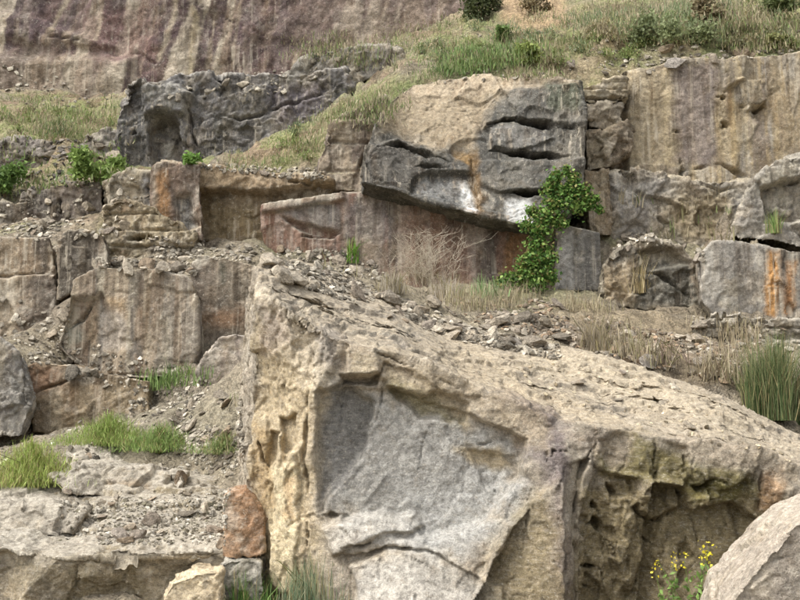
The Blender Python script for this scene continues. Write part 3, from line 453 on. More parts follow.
# upper left
rock('rock_outcrop', 'dark grey craggy outcrop with a hollow at its left end, upper left', 'rock', [(123,92),(130,82),(165,80),(182,73),(215,77),(250,73),(300,74),(345,68),(352,85),(334,108),(312,128),(282,156),(235,170),(205,172),(150,178),(126,172)], 23.5, 2.4, px=1.45, pal=('5c5b5a', '6a6867', '787573', '52504f'), top='a39e95', und=.12, chip=(.7, .15), micro=.02, seed=38, wx=.7,
     ops=[('patch', [(124,84),(142,82),(146,170),(124,170)], .25, 2), ('patch', [(148,132),(160,118),(174,120),(182,140),(180,168),(152,168)], .55, 2.5), ('patch', [(144,90),(172,84),(192,96),(184,118),(160,116),(146,120)], -.35, 4), ('stain', [(146,90),(172,86),(186,98),(182,114),(160,112),(148,112)], '8f8d87', .7, 5), ('stain', [(157,140),(168,140),(170,162),(156,164)], 'c5c2bb', .7, 3),
          ('stain', [(124,86),(142,84),(146,170),(124,170)], '5d5d5c', .6, 5), ('groove', [(142,84),(148,165)], 2.4, .3), ('groove', [(200,110),(240,120),(300,100),(340,92)], 3, .25), ('stain', [(270,90),(330,84),(325,110),(280,125)], '6b636b', .6, 8), ('stain', [(205,130),(240,140),(240,168),(208,168)], '565451', .6, 6), ('groove', [(185,95),(190,130),(205,165)], 3, .25)])
rock('rock_outcrop', 'small dark grey rock left of the craggy outcrop, above the bright green bush', 'rock', [(78,152),(86,134),(104,128),(126,132),(128,156),(100,160)], 24.6, 1.4, px=1.5, pal=('6b6863', '7b7771', '5c5955'), top='958f84', und=.08, chip=(.5, .14), seed=141)
rock('rock_outcrop', 'low purplish rock band at the left edge in the grass slope', 'rock', [(-60,150),(-10,142),(20,138),(52,142),(70,152),(60,170),(10,174),(-60,172)], 23.6, 1.4, px=1.5, pal=('77706c', '857d77', '66605d'), top='989184', und=.08, chip=(.5, .14), seed=142)
rock('rock_outcrop', 'small dark grey broken outcrop in the grass above the craggy outcrop', 'rock', [(282,80),(300,60),(330,50),(365,44),(402,48),(404,62),(380,75),(340,88),(300,92)], 26.5, 1.8, px=1.5, pal=('7d7a73', '8d8880', '6d6a65'), top='918c80', und=.1, chip=(.6, .12), micro=.02, seed=39)
rock('cliff_face', 'high distant pink-grey quarry wall with pale vertical streaks, top left', 'cliff', [(-160,125),(-160,-230),(480,-190),(492,40),(430,60),(395,66),(330,76),(290,96),(130,125)], 36, 3.0, px=1.9, pal=('614e4d', '725e5b', '58494b', '6b5a56'), streak=[('9c8a75', .32, .7, .18), ('5d5052', .4, .6, .05), ('beb29e', .5, .8, .2)], und=.14, chip=(2.0, .05), micro=.03, seed=40, shear=.22, wx=.5, ribs=(.55, .14), aniso=(1, 1, .5), ground='none',
     ops=[('groove', [(-40,28),(20,32),(62,40),(110,46)], 1.6, .35), ('groove', [(180,-5),(215,12),(250,30),(275,38)], 1.4, .3), ('groove', [(110,56),(140,54),(160,68)], 1.5, .3), ('stain', [(-160,50),(100,52),(120,110),(-160,115)], '8a7d6c', .55, 12), ('stain', [(84,20),(150,0),(150,52),(120,70),(100,60)], '80655f', .6, 10), ('stain', [(300,-60),(480,-60),(486,30),(330,60),(280,40)], '86766a', .5, 14),
          ('stain', [(180,0),(160,60)], 'b5a88f', .6, 3, 4), ('stain', [(66,0),(54,30)], 'b5a88f', .6, 3, 3.5), ('stain', [(104,0),(98,40)], 'b5a88f', .5, 3, 3.5), ('stain', [(195,10),(192,72)], 'bcae8f', .75, 3, 5), ('stain', [(215,14),(208,68)], 'b0a188', .6, 3, 3.5), ('stain', [(240,10),(232,70)], 'b0a188', .5, 3, 4), ('stain', [(30,0),(34,40)], '7b6a6c', .5, 3, 4), ('patch', [(-160,-40),(120,48),(-160,34)], -.2, 6), ('patch', [(-160,60),(130,60),(130,120),(-160,120)], -.35, 8)])
# ------------------------------------------------------------------ hillside (terrain)
GP = [ # photo pixel and distance of points where bare ground shows or runs under the rocks
 (400,760,4.5),(0,760,4.5),(800,760,4.5),(100,618,7.6),(400,640,7.4),(700,640,7.0),(-100,640,7.6),(900,640,7.0),
 (-60,520,9.6),(100,470,10.4),(200,470,10.4),(240,500,9.6),(60,430,12.5),(150,415,12.6),(230,410,12.6),(-60,450,12.2),
 (130,384,14.4),(215,388,14.0),(30,436,13.7),(-60,440,13.5),(-60,352,15.4),
 (-80,232,18.2),(60,226,18.4),(-80,226,18.4),(130,238,18.2),
 (180,246,17.8),(250,250,17.6),(60,182,20.6),(-80,182,20.6),(150,176,21.0),(240,172,21),(60,150,23.5),(-80,140,24),
 (60,128,27),(-80,128,27),(200,160,24.4),(60,104,32),(-80,104,32),(230,92,27.5),(330,95,25.5),(250,150,22.5),(310,120,22.5),
 (300,172,19.8),(345,120,21),(370,95,22.5),
 (330,266,12.0),(300,280,11.0),(420,290,12.6),(420,278,17.6),(520,288,17.6),(330,262,17.0),(480,320,12.6),(560,345,11.2),(520,300,15.2),
 (560,300,16.6),(600,300,16.4),(600,335,13.4),(640,368,10.6),(680,340,13.6),(720,390,10.4),(660,310,16.0),(760,345,13.6),(760,328,15.6),(800,420,10.4),
 (900,350,13.6),(900,430,10.2),(900,330,16),(300,690,8.4),(450,690,8.2),(600,690,8.0),(750,690,8.0),(900,690,7.8),(300,640,9.6),(450,640,9.4),(600,640,9.2),(750,640,9.2),(900,640,9.0),(210,560,8.9),(215,520,9.4),
 (420,88,20.5),(520,78,20.5),(470,60,24),(600,74,21),(700,58,21.2),(800,54,21.2),(900,54,21.2),(450,40,28),(600,40,26),(800,25,27),(900,25,27),
 (420,62,25),(390,50,31),(330,80,29),(140,96,34),(220,92,34),(300,84,34),(140,96,37),(220,92,37),(300,84,37),
 (470,10,35),(600,0,34),(800,-20,35),(900,-20,35),(600,-60,48),(800,-80,48),(1000,-80,48),(460,-30,46),
 (640,185,20.4),(720,190,20.4),(800,170,19.4),(900,170,19.4),(690,240,18.2),(640,240,18.4),(560,215,19.4),(450,200,19.4)]
G3 = [W(*p) for p in GP]
G3 += [np.array(p) for p in ((-9, 3, -.1), (9, 3, -.1), (0, 1, -.05), (-9, -3, -.1), (9, -3, -.1), (-30, 36, 14), (30, 20, 9), (30, 36, 15), (-30, 22, 9), (-16, 15, 4.4), (-13, 9, 1.6), (14, 9, 1.8), (18, 14, 4),
       (-34, 60, 30), (0, 60, 30), (34, 60, 26), (-34, 46, 24), (-10, 46, 24))]
def outline_z(poly, x):
    z = []
    for a, b in zip(poly, poly[1:]+poly[:1]):
        if (a[0]-x)*(b[0]-x) <= 0 and abs(a[0]-b[0]) > 1e-6: z.append(a[2] + (b[2]-a[2])*(x-a[0])/(b[0]-a[0]))
    return (min(z), max(z)) if z else None
for a, k in SPECS:                                  # the ground meets every rock at its foot and behind its top
    g = k.get('ground', 'full'); front, d, th = a[3], a[4], a[5]
    if g == 'none': continue
    poly = [tuple(W(p[0], p[1], p[2] if len(p) > 2 else d)) for p in front]; x0 = min(p[0] for p in poly); x1 = max(p[0] for p in poly)
    for t in ((.12, .5, .88) if x1-x0 < 5 else (.04, .2, .4, .6, .8, .96)):
        x = x0 + (x1-x0)*t; zz = outline_z(poly, x)
        if not zz: continue
        if g == 'full': G3 += [np.array((x, d-.12, zz[0]+.04)), np.array((x, d+.45*th, zz[0]-.02))]
        G3.append(np.array((x, d+.9*th, zz[1]-.06)))
def ground_z(x, y): return rbf(G3, x, y)
xs = np.concatenate([np.linspace(-34, -14, 40)[:-1], np.linspace(-14, 15, 340), np.linspace(15, 36, 40)[1:]])
ys = np.concatenate([np.linspace(-6, 6, 30)[:-1], np.linspace(6, 22, 260), np.linspace(22, 62, 200)[1:]])
gx, gy = np.meshgrid(xs, ys); gx, gy = gx.ravel(), gy.ravel()
gz = ground_z(gx, gy)
GPts = np.stack([gx, gy, gz], 1)
gz = gz + .10*fbm(GPts*.7, 4, 3) + .05*fbm(GPts*3.1, 4, 9, .6) - .06
gz += .13*facets(GPts*1.4, 5) + .07*facets(GPts*4.1, 8) + sstep(19, 22, gy)*(.30*facets(GPts*.9, 12) + .16*fbm(GPts*1.6, 3, 14))
GPts[:, 2] = gz
nx, ny = len(xs), len(ys)
ii = (np.arange(ny-1)[:, None]*nx + np.arange(nx-1)[None, :]).ravel()
gf = np.stack([ii, ii+1, ii+1+nx, ii+nx], 1)
pX, pY = project(GPts)
q = np.clip(.5+.8*fbm(GPts*.55, 4, 15, .6), 0, 1)[:, None]
gcol = C('8a8070')*(1-q) + C('a1967f')*q
q2 = np.clip(fbm(GPts*1.7+4, 4, 16, .65), 0, 1)[:, None]; gcol = gcol*(1-q2*.6) + C('6b6050')*q2*.6
def gpaint(poly, h, a, fe):
    global gcol
    m = (a*(1-sstep(-fe, fe, sdist(poly, pX, pY) + fe*1.4*fbm(GPts*.9, 4, 23, .65))))[:, None]; gcol = gcol*(1-m) + C(h)*m
GRASSY = [([(400,90),(440,50),(520,40),(620,30),(960,-10),(960,60),(700,55),(600,78),(430,86)], '87895f'),
          ([(380,60),(480,0),(640,-60),(960,-120),(960,10),(600,45)], '8f8a66'),
          ([(-100,98),(125,98),(125,140),(60,145),(-100,140)], '92935f'),
          ([(225,150),(320,118),(390,84),(400,120),(330,165),(240,172)], '939062'),
          ([(440,288),(560,278),(600,295),(520,310)], '83835f'),
          ([(0,140),(123,140),(123,190),(0,200)], '87805f'),
          ([(540,310),(640,310),(760,330),(760,400),(660,372),(560,340)], '94846a'),
          ([(60,430),(140,400),(250,390),(250,450),(60,470)], '8d8672')]
for p, h in GRASSY: gpaint(p, h, .6, 12)

up_ = sstep(17, 20, GPts[:, 1])                     # blotches of moss, straw and bare earth on the upper banks
for h, f_, a_, s_ in (('6f7a4a', .55, .65, 61), ('a2987a', .8, .45, 62), ('85715c', .9, .75, 63), ('a48f78', 1.3, .55, 65), ('8f9a5c', 1.6, .5, 64)):
    m = (a_*up_*sstep(.05, .45, fbm(GPts*f_+s_, 5, s_, .65)))[:, None]; gcol = gcol*(1-m) + C(h)*m
gpaint([(495,-10),(570,-10),(566,24),(530,34),(500,24)], 'b59c7c', .85, 6); gpaint([(590,30),(640,24),(640,50),(600,56)], 'a89070', .7, 8)
gme = mesh_from('hillside', GPts, gf, col=gcol, mat=M_SOIL)
hill = obj('hillside', gme, kind='structure', label='stony quarry hillside with soil, scree and grassy terraces', cat='hillside')


for a, k in SPECS: build_rock(*a, **k)
# ------------------------------------------------------------------ scatter helpers
bpy.context.view_layer.update()
DG = bpy.context.evaluated_depsgraph_get()
CAMP = Vector((0, 0, EYE))
def hit(px, py):
    p = W(px, py, 10); dr = (Vector(p)-CAMP).normalized()
    ok, loc, nor, idx, o, m = SC.ray_cast(DG, CAMP, dr)
    return (loc, nor, o) if ok else None
def drop(x, y, ztop=60):
    ok, loc, nor, idx, o, m = SC.ray_cast(DG, Vector((x, y, ztop)), Vector((0, 0, -1)))
    return (loc, nor, o) if ok else None
def in_poly(poly, n, rng):
    p = np.array(poly, float); lo, hi = p.min(0), p.max(0); out = []
    while len(out) < n:
        X = rng.uniform(lo[0], hi[0], n*2); Y = rng.uniform(lo[1], hi[1], n*2)
        m = sdist(poly, X, Y) < 0; out += list(zip(X[m], Y[m]))
        if not m.any(): break
    return out[:n]
def hits(poly, n, rng, up=-.2):
    r = []
    for x, y in in_poly(poly, n, rng):
        h = hit(x, y)
        if h and h[1].z > up: r.append(h)
    return r

def keep(hh, fq, seed, thr, rng):                   # gathers a scatter into drifts and patches
    if not hh: return hh
    v = fbm(np.array([h[0][:] for h in hh])*fq, 3, seed) + rng.normal(0, .13, len(hh))
    return [h for h, q in zip(hh, v) if q > thr]
# ------------------------------------------------------------------ loose stones
def stone_mesh(name, seed, flat):
    r = np.random.default_rng(seed); bm = bmesh.new()
    for i in range(16):
        v = r.normal(size=3); v /= np.abs(v).max()**.6*np.linalg.norm(v)**.4; bm.verts.new((v[0]*.55, v[1]*.42, v[2]*.5*flat))
    g = bmesh.ops.convex_hull(bm, input=bm.verts[:])
    bmesh.ops.delete(bm, geom=[v for v in bm.verts if not v.link_faces], context='VERTS')
    bmesh.ops.recalc_face_normals(bm, faces=bm.faces[:])
    me = bpy.data.meshes.new(name); bm.to_mesh(me); bm.free()
    return me
PROTO = [stone_mesh('stone', 100+i, f) for i, f in enumerate((.2, .26, .34, .18, .45, .5, .24, .3))]
for m in PROTO: m.materials.append(M_STONE)
def crag_mesh(seed, flat):
    r = np.random.default_rng(seed); bm = bmesh.new(); bmesh.ops.create_icosphere(bm, subdivisions=3, radius=.5)
    V = np.array([v.co[:] for v in bm.verts])
    pl = r.normal(size=(13, 3)); pl /= np.linalg.norm(pl, axis=1)[:, None]; dd = r.uniform(.2, .42, 13)
    for n_, q in zip(pl, dd):
        t = V @ n_ - q; V -= np.maximum(t, 0)[:, None]*n_
    V += (V/np.linalg.norm(V, axis=1)[:, None])*(.03*fbm(V*6+seed, 3, 3)[:, None] + .03*facets(V*5+seed, 2)[:, None]); V *= np.array((1.15, .9, flat))
    for v, c in zip(bm.verts, V): v.co = c
    me = bpy.data.meshes.new('stone'); bm.to_mesh(me); bm.free(); me.materials.append(M_STONE)
    return me
CRAG = [crag_mesh(300+i, f) for i, f in enumerate((.35, .5, .65, .42, .55))]
PV = []
for m in PROTO:
    v = np.array([q.co[:] for q in m.vertices]); f = np.array([p.vertices[:] for p in m.polygons]); PV.append((v, f))
def stone_xf(loc, nor, s, rng, sink=.12, lean=.35):
    n = (Vector(nor)*.75 + Vector((0, 0, .25)) + Vector(rng.normal(0, lean*.5, 3))).normalized()
    R = n.to_track_quat('Z', 'Y').to_matrix() @ Matrix.Rotation(rng.uniform(0, 6.28), 3, 'Z')
    return R, Vector(loc) + Vector(nor)*(s*sink)
STONES = []   # (poly, count individually, count as rubble, size range, label, group, rubble palette)
def stones(poly, n1, n2, s1, s2, label, group, seed, pal=('8d8577', 'a79f8f', '6f685c', 'bcb3a2'), rub=True, rlabel=None):
    rng = np.random.default_rng(seed)
    for h in hits(poly, round(n1*.66), rng):
        s = s1[0]*(s1[1]/s1[0])**(rng.random()**1.6)
        R, L = stone_xf(h[0], h[1], s, rng)
        o = obj('stone', PROTO[rng.integers(len(PROTO))] if s < .2 else CRAG[rng.integers(len(CRAG))], label=label, cat='stone', group=group)
        o.matrix_world = Matrix.Translation(L) @ R.to_4x4() @ Matrix.Diagonal((s*rng.uniform(.8, 1.3), s*rng.uniform(.7, 1.1), s*rng.uniform(.7, 1.2), 1))
    if not n2: return
    V = []; Fc = []; Cc = []; off = 0; pc = [C(h) for h in pal]
    for h in keep(hits(poly, n2, rng), 1.1, seed+40, -.22, rng):
        s = s2[0]*(s2[1]/s2[0])**(rng.random()**1.8); v, f = PV[rng.integers(len(PV))]
        R, L = stone_xf(h[0], h[1], s, rng, .1)
        V.append((v*s) @ np.array(R).T + np.array(L)); Fc.append(f+off); off += len(v)
        Cc.append(np.tile(pc[rng.integers(len(pc))]*np.exp(rng.normal(-.08, .28)), (len(v), 1)))
    RUB.append((np.concatenate(V), np.concatenate(Fc), np.concatenate(Cc)))
    if rub: flush(rlabel or label)
RUB = []
def flush(label):
    off = 0; Fs = []
    for v, f, c in RUB: Fs.append(f+off); off += len(v)
    me = mesh_from('rubble', np.concatenate([r[0] for r in RUB]), np.concatenate(Fs), col=np.concatenate([r[2] for r in RUB]), mat=M_RUBBLE, smooth=False)
    obj('rubble', me, label=label, cat='rubble', kind='stuff'); RUB.clear()
stones([(262,262),(330,266),(400,296),(470,326),(560,346),(560,360),(470,344),(400,322),(340,300),(275,276)], 90, 1900, (.09, .36), (.015, .10), 'flat loose stone on the sloping top of the big tilted block', 'stones on the big block', 1, rlabel='loose stone chips on the sloping top of the big block')
stones([(500,350),(640,372),(790,440),(790,462),(640,425),(540,395)], 12, 260, (.08, .26), (.012, .06), 'flat loose stone low on the right-hand top of the big tilted block', 'stones on the right of the big block', 2, pal=('9d907a', 'b9ab90', '857860', 'c9bb9f'), rlabel='small chips on the right-hand part of the big block top')
stones([(400,285),(540,300),(600,320),(760,345),(740,385),(640,366),(560,342),(470,322),(420,300)], 45, 3200, (.10, .4), (.02, .13), 'loose stone on the scree between the big block and the cliff', 'stones on the scree behind the big block', 3, pal=('8b8071', '9e9484', '6d6254', '97826b'), rlabel='scree of small stones between the big block and the cliff')
stones([(670,345),(740,348),(745,372),(690,376)], 10, 60, (.12, .3), (.04, .12), 'pale angular stone in the little heap beside the broom shrub', 'stones by the broom', 4, pal=('b0a898', 'c5beb0'), rlabel='small pale chips beside the broom shrub')
stones([(60,490),(170,492),(185,455),(240,455),(228,500),(225,545),(150,545),(60,545)], 60, 2600, (.07, .26), (.014, .06), 'loose grey stone on the gravel of the lower left ledge', 'stones on the lower left gravel', 5, pal=('8d8678', 'a19a8c', '76705f', 'b9b2a4'), rlabel='gravel spread over the lower left ledge')
stones([(130,400),(240,385),(245,455),(180,455),(130,430)], 30, 2600, (.08, .3), (.02, .09), 'loose stone on the scree slope below the streaked block', 'stones on the left scree', 6, rlabel='scree slope of chips below the streaked block')
stones([(95,258),(190,262),(200,276),(150,272),(95,270)], 26, 260, (.12, .4), (.04, .14), 'loose stone lying on top of the streaked block', 'stones on the streaked block', 7, rlabel='chips on top of the streaked block')
stones([(0,222),(60,218),(110,222),(110,236),(50,240),(0,240)], 12, 200, (.15, .5), (.04, .16), 'loose stone on the shelf above the left brown face', 'stones on the left shelf', 8, rlabel='chips on the shelf above the left brown face')
stones([(150,236),(262,246),(262,264),(200,258),(150,258)], 18, 300, (.12, .4), (.04, .15), 'loose stone on the shelf below the long brown ledge', 'stones below the brown ledge', 9, rlabel='chips on the shelf below the long brown ledge')
stones([(0,140),(123,138),(123,180),(0,200)], 20, 350, (.2, .7), (.06, .22), 'dark loose stone on the slope left of the craggy outcrop', 'stones on the upper left slope', 10, pal=('6d675f', '837b70', '5a554e'), rlabel='stony debris on the slope left of the craggy outcrop')
stones([(200,165),(320,168),(330,182),(262,176),(200,168)], 12, 200, (.12, .35), (.05, .15), 'loose stone on the lip of the long brown ledge', 'stones on the brown ledge', 11, rlabel='chips on the lip of the long brown ledge')
stones([(610,230),(700,235),(705,262),(660,250),(610,250)], 12, 250, (.15, .45), (.05, .16), 'loose stone on the cliff step right of the ivy', 'stones on the cliff step', 12, rlabel='chips on the cliff step right of the ivy')
stones([(30,330),(80,345),(80,366),(30,364)], 5, 120, (.12, .3), (.04, .14), 'loose stone on top of the tan cracked block', 'stones on the tan block', 13, rlabel='chips on top of the tan cracked block')
stones([(600,60),(800,45),(800,56),(700,62),(600,80)], 10, 120, (.2, .6), (.05, .2), 'loose stone on the rim of the tan streaked cliff', 'stones on the cliff rim', 14, rlabel='chips on the rim of the tan streaked cliff')

stones([(0,300),(70,300),(75,350),(0,345)], 5, 90, (.15, .45), (.05, .2), 'loose stone on the bank between the left brown face and the streaked block', 'stones left of the streaked block', 15, rlabel='debris left of the streaked block')
stones([(258,246),(360,252),(400,285),(330,270),(262,262)], 14, 300, (.12, .4), (.04, .16), 'loose stone behind the crest of the big block below the rusty wall', 'stones below the rusty wall', 16, rlabel='debris below the rusty wall')
stones([(0,60),(130,90),(300,64),(400,44),(400,60),(300,90),(125,110),(0,104)], 8, 260, (.2, .5), (.06, .25), 'stone at the foot of the distant pink-grey wall', 'stones under the distant wall', 17, rlabel='debris at the foot of the distant wall')
stones([(420,40),(800,0),(800,50),(600,74),(430,84)], 16, 200, (.15, .6), (.06, .2), 'stone showing through the grass on the upper bank', 'stones on the upper bank', 18, rlabel='small stones on the upper bank')
stones([(0,180),(160,170),(160,240),(0,226)], 14, 260, (.15, .5), (.04, .18), 'loose stone on the steps below the bright green bush', 'stones on the upper left steps', 19, rlabel='debris on the upper left steps')
stones([(50,330),(190,372),(215,385),(140,400),(60,372)], 8, 260, (.12, .35), (.03, .12), 'loose stone at the foot of the streaked block', 'stones at the streaked block', 20, rlabel='debris at the foot of the streaked block')
stones([(0,430),(60,430),(130,400),(200,400),(150,440),(60,470),(0,480)], 8, 400, (.1, .3), (.02, .1), 'loose stone between the feathery green shrubs', 'stones among the shrubs', 21, rlabel='gravel between the feathery green shrubs')
stones([(690,315),(800,325),(800,350),(700,345)], 14, 250, (.12, .45), (.04, .15), 'loose stone at the foot of the orange-streaked block', 'stones under the orange streaks', 22, rlabel='debris at the foot of the orange-streaked block')
# ------------------------------------------------------------------ grass and plants
def blades(items, rng, segs=2):
    """items: list of (loc, height, width, colour, lean)"""
    n = len(items); L = np.array([i[0][:] for i in items]); Hh = np.array([i[1] for i in items])[:, None]; Wd = np.array([i[2] for i in items])[:, None]; cc = np.array([i[3] for i in items]); ln = np.array([i[4] for i in items])[:, None]
    a = rng.uniform(0, 2*np.pi, n); t = rng.uniform(0, 2*np.pi, n)
    side = np.stack([np.cos(a), np.sin(a), 0*a], 1); out = np.stack([np.cos(t), np.sin(t), 0*t], 1)*ln
    up = np.array((0, 0, 1.0))
    m = L + up*Hh*.55 + out*Hh*.35; tip = L + up*Hh*(1-.35*np.abs(ln)) + out*Hh*1.0
    V = np.stack([L-side*Wd*.5, L+side*Wd*.5, m+side*Wd*.38, m-side*Wd*.38, tip+side*Wd*.08, tip-side*Wd*.08], 1).reshape(-1, 3)
    b = np.arange(n)[:, None]*6
    Fq = np.concatenate([b+np.array([0, 1, 2, 3]), b+np.array([3, 2, 4, 5])])
    return V, Fq, np.repeat(cc, 6, 0)
def grass(poly, n, hr, wr, pal, label, seed, lean=.45, up=-.3, tuft=1, spread=.1, patchy=.7):
    rng = np.random.default_rng(seed); pc = [C(h) for h in pal]; it = []
    for h in keep(hits(poly, n, rng, up), patchy, seed, 0, rng):
        base = pc[rng.integers(len(pc))]
        hh = rng.uniform(*hr)
        for k in range(tuft):
            off = Vector((rng.normal(0, spread), rng.normal(0, spread), 0)) if tuft > 1 else Vector((0, 0, 0))
            it.append((h[0]+off-Vector((0, 0, .02)), hh*rng.uniform(.6, 1.15), rng.uniform(*wr), base*rng.uniform(.7, 1.25), rng.normal(0, lean)))
    if not it: return
    V, Fq, c = blades(it, rng)
    obj('grass', mesh_from('grass', V, Fq, col=c, mat=M_GRASS), label=label, cat='grass', kind='stuff')
DRY = ('a2957a', 'b5a98c', '8a7f66', '96906c'); MIX = ('788454', '8b8f62', '9c9472', '6a7a4a', '82935a'); GRN = ('66804a', '7d9456', '708650', '8d9c60')
grass([(400,88),(440,50),(520,40),(620,34),(800,20),(800,54),(700,56),(600,76),(430,84)], 5200, (.05, .24), (.010, .022), MIX+DRY, 'mixed dry and green grass on the bank above the cliffs', 30, tuft=5, spread=.18)
grass([(500,20),(640,0),(800,-10),(800,30),(600,45),(500,44)], 2600, (.08, .3), (.014, .03), DRY+MIX[:2], 'dry grass higher up the bank at the top right', 31, tuft=5, spread=.25)
grass([(560,20),(620,10),(720,6),(720,40),(650,52),(620,44)], 1500, (.08, .3), (.012, .028), ('778460', '6b7a54', '88916a'), 'green grass patch on the bank at the top right', 32, tuft=6, spread=.3)
grass([(380,78),(500,40),(540,48),(520,68),(430,84)], 1500, (.06, .24), (.012, .026), GRN+MIX[:1], 'green grass patch on the bank above the overhang', 33, tuft=6, spread=.25)
grass([(290,40),(460,20),(460,50),(400,80),(300,60)], 1500, (.08, .3), (.014, .03), MIX+DRY, 'grass and dry stalks under the distant wall', 34, tuft=5, spread=.3)
grass([(0,98),(122,100),(122,138),(60,142),(0,136)], 1800, (.06, .26), (.014, .03), MIX+DRY[:2], 'yellowish grass strip below the distant wall', 35, tuft=5, spread=.3)
grass([(0,136),(120,138),(120,182),(0,200)], 300, (.1, .25), (.025, .045), MIX, 'patchy grass on the slope left of the craggy outcrop', 36, tuft=5, spread=.2)
grass([(228,152),(300,128),(390,86),(396,112),(330,160),(240,172)], 2200, (.05, .2), (.010, .022), MIX+DRY[:2], 'yellow-green grass on the bank right of the craggy outcrop', 37, tuft=5, spread=.2)
grass([(440,286),(520,276),(590,290),(580,302),(480,300)], 420, (.12, .4), (.012, .025), ('748a5a', '84966a', '959e74'), 'green grass along the foot of the rusty wall', 38, tuft=5, spread=.12)
grass([(140,374),(210,370),(212,388),(150,390)], 160, (.1, .3), (.01, .02), GRN, 'strip of short grass at the foot of the streaked block', 39, tuft=6, spread=.1)
grass([(560,305),(640,308),(760,336),(740,388),(660,372),(580,345)], 1000, (.12, .5), (.006, .014), DRY+('8b7c64', 'b5a88c'), 'thin dry grass on the scree behind the big block', 40, tuft=6, spread=.12)
grass([(330,270),(480,280),(540,300),(480,320),(380,290)], 500, (.12, .45), (.006, .012), DRY+('b5a88c',), 'thin dry grass behind the crest of the big block', 41, tuft=6, spread=.1)
grass([(60,400),(245,385),(245,455),(120,440)], 120, (.08, .25), (.006, .012), MIX+DRY, 'sparse grass on the left scree', 42, tuft=6, spread=.08)
grass([(620,200),(740,190),(760,240),(690,245),(620,235)], 130, (.15, .45), (.015, .03), DRY+MIX[:1], 'dry grass tufts on the ledges of the right cliff', 43, tuft=6, spread=.12, up=.2)
grass([(100,200),(160,200),(190,240),(110,255)], 90, (.1, .3), (.012, .025), DRY, 'dry grass on the crumbling tan bank', 44, tuft=6, spread=.1, up=.2)

def leaf_cloud(name, parent, pts, size, pal, rng, elong=1.3, mat=None):
    n = len(pts); P = np.array(pts); pc = np.array([C(h) for h in pal])
    s = rng.uniform(*size, n)[:, None]
    nrm = rng.normal(size=(n, 3)) + np.array((0, -.5, .7)); nrm /= np.linalg.norm(nrm, axis=1)[:, None]
    a = np.cross(nrm, rng.normal(size=(n, 3))); a /= np.linalg.norm(a, axis=1)[:, None]; b = np.cross(nrm, a)
    V = np.stack([P-a*s*elong*.5, P-a*s*.05+b*s*.42+nrm*s*.1, P+a*s*elong*.55-nrm*s*.1, P-a*s*.05-b*s*.42+nrm*s*.1], 1).reshape(-1, 3)
    k = np.arange(n)[:, None]*4; Fc = np.concatenate([k+np.array([0, 1, 2]), k+np.array([0, 2, 3])])
    c = np.repeat(pc[rng.integers(len(pc), size=n)]*rng.uniform(.7, 1.3, (n, 1)), 4, 0)
    return obj(name, mesh_from(name, V, Fc, col=c, mat=mat or M_LEAF), parent, kind='stuff')
def tubes(name, parent, lines, col, rad, mat=None):
    """lines: list of point lists; three-sided tapering stems"""
    V = []; Fc = []; off = 0
    for ln in lines:
        ln = np.array(ln); m = len(ln)
        for i, p in enumerate(ln):
            t = ln[min(i+1, m-1)]-ln[max(i-1, 0)]; t = t/(np.linalg.norm(t)+1e-9); u = np.cross(t, (.3, 1, .2)); u /= np.linalg.norm(u)+1e-9; v = np.cross(t, u); r = rad*(1-.75*i/(m-1))
            for q in range(3): V.append(p + r*(u*math.cos(q*2.094)+v*math.sin(q*2.094)))
        for i in range(m-1):
            for q in range(3):
                a = off+i*3+q; b = off+i*3+(q+1) % 3; Fc.append((a, b, b+3, a+3))
        off += m*3
    V = np.array(V); col = np.array(C(col)); c = np.tile(col, (len(V), 1))*np.repeat(np.random.default_rng(len(V)).uniform(.75, 1.25, (len(V)//3, 1)), 3, 0)
    return obj(name, mesh_from(name, V, np.array(Fc), col=c, mat=mat or M_STEM), parent)
def empty(name, loc, label, cat, group=None):
    o = obj(name, None, label=label, cat=cat, group=group, loc=loc); o.empty_display_size = .1
    return o
def loc_of(h, o):
    return None
def shrub(px, py, wpx, hpx, label, pal, size, n, seed, cat='shrub', name='shrub', stemcol='6b5b45', lobes=9, d=None, dens=.85):
    """leafy bush whose foot is at pixel (px, py); width and height in pixels at its own distance"""
    rng = np.random.default_rng(seed); h = hit(px, py); base = np.array(h[0]) if d is None else W(px, py, d)
    k = base[1]/F; Wm, Hm = wpx*k, hpx*k
    root = empty(name, base, label, cat)
    cen = []
    for i in range(lobes):
        u = rng.uniform(-1, 1); v = rng.uniform(-1, 1); t = rng.uniform(.25, .85)
        cen.append((np.array((u*Wm*.36*(1-.4*max(t-.5, 0)), v*Wm*.3, Hm*t)), rng.uniform(.16, .30)*min(Wm, Hm)*1.1))
    pts = []
    per = int(n*1.7)//lobes; pal = [('%02x%02x%02x' % tuple(int(.75*int(h[i:i+2], 16) + .25*v) for i, v in zip((0, 2, 4), (150, 140, 95)))) for h in pal]
    for c, r in cen:
        dvec = rng.normal(size=(per, 3)); dvec /= np.linalg.norm(dvec, axis=1)[:, None]; rr = r*(.35+np.abs(rng.normal(0, .5, (per, 1))))
        pts.append(c + dvec*rr*np.array((1.1, 1, .9)))
    size = (size[0]*.55, size[1]*.8)
    pts = np.concatenate(pts); pts[:, 2] = np.maximum(pts[:, 2], -.02)
    leaf_cloud('foliage', root, pts, size, pal, rng)
    for c, r in cen[:5]: 
        tubes('stem', root, [[(0, 0, -.05), tuple(c*.5 + np.array((.03, 0, .05))), tuple(c)]], stemcol, .012 + .004*Hm)
    return root
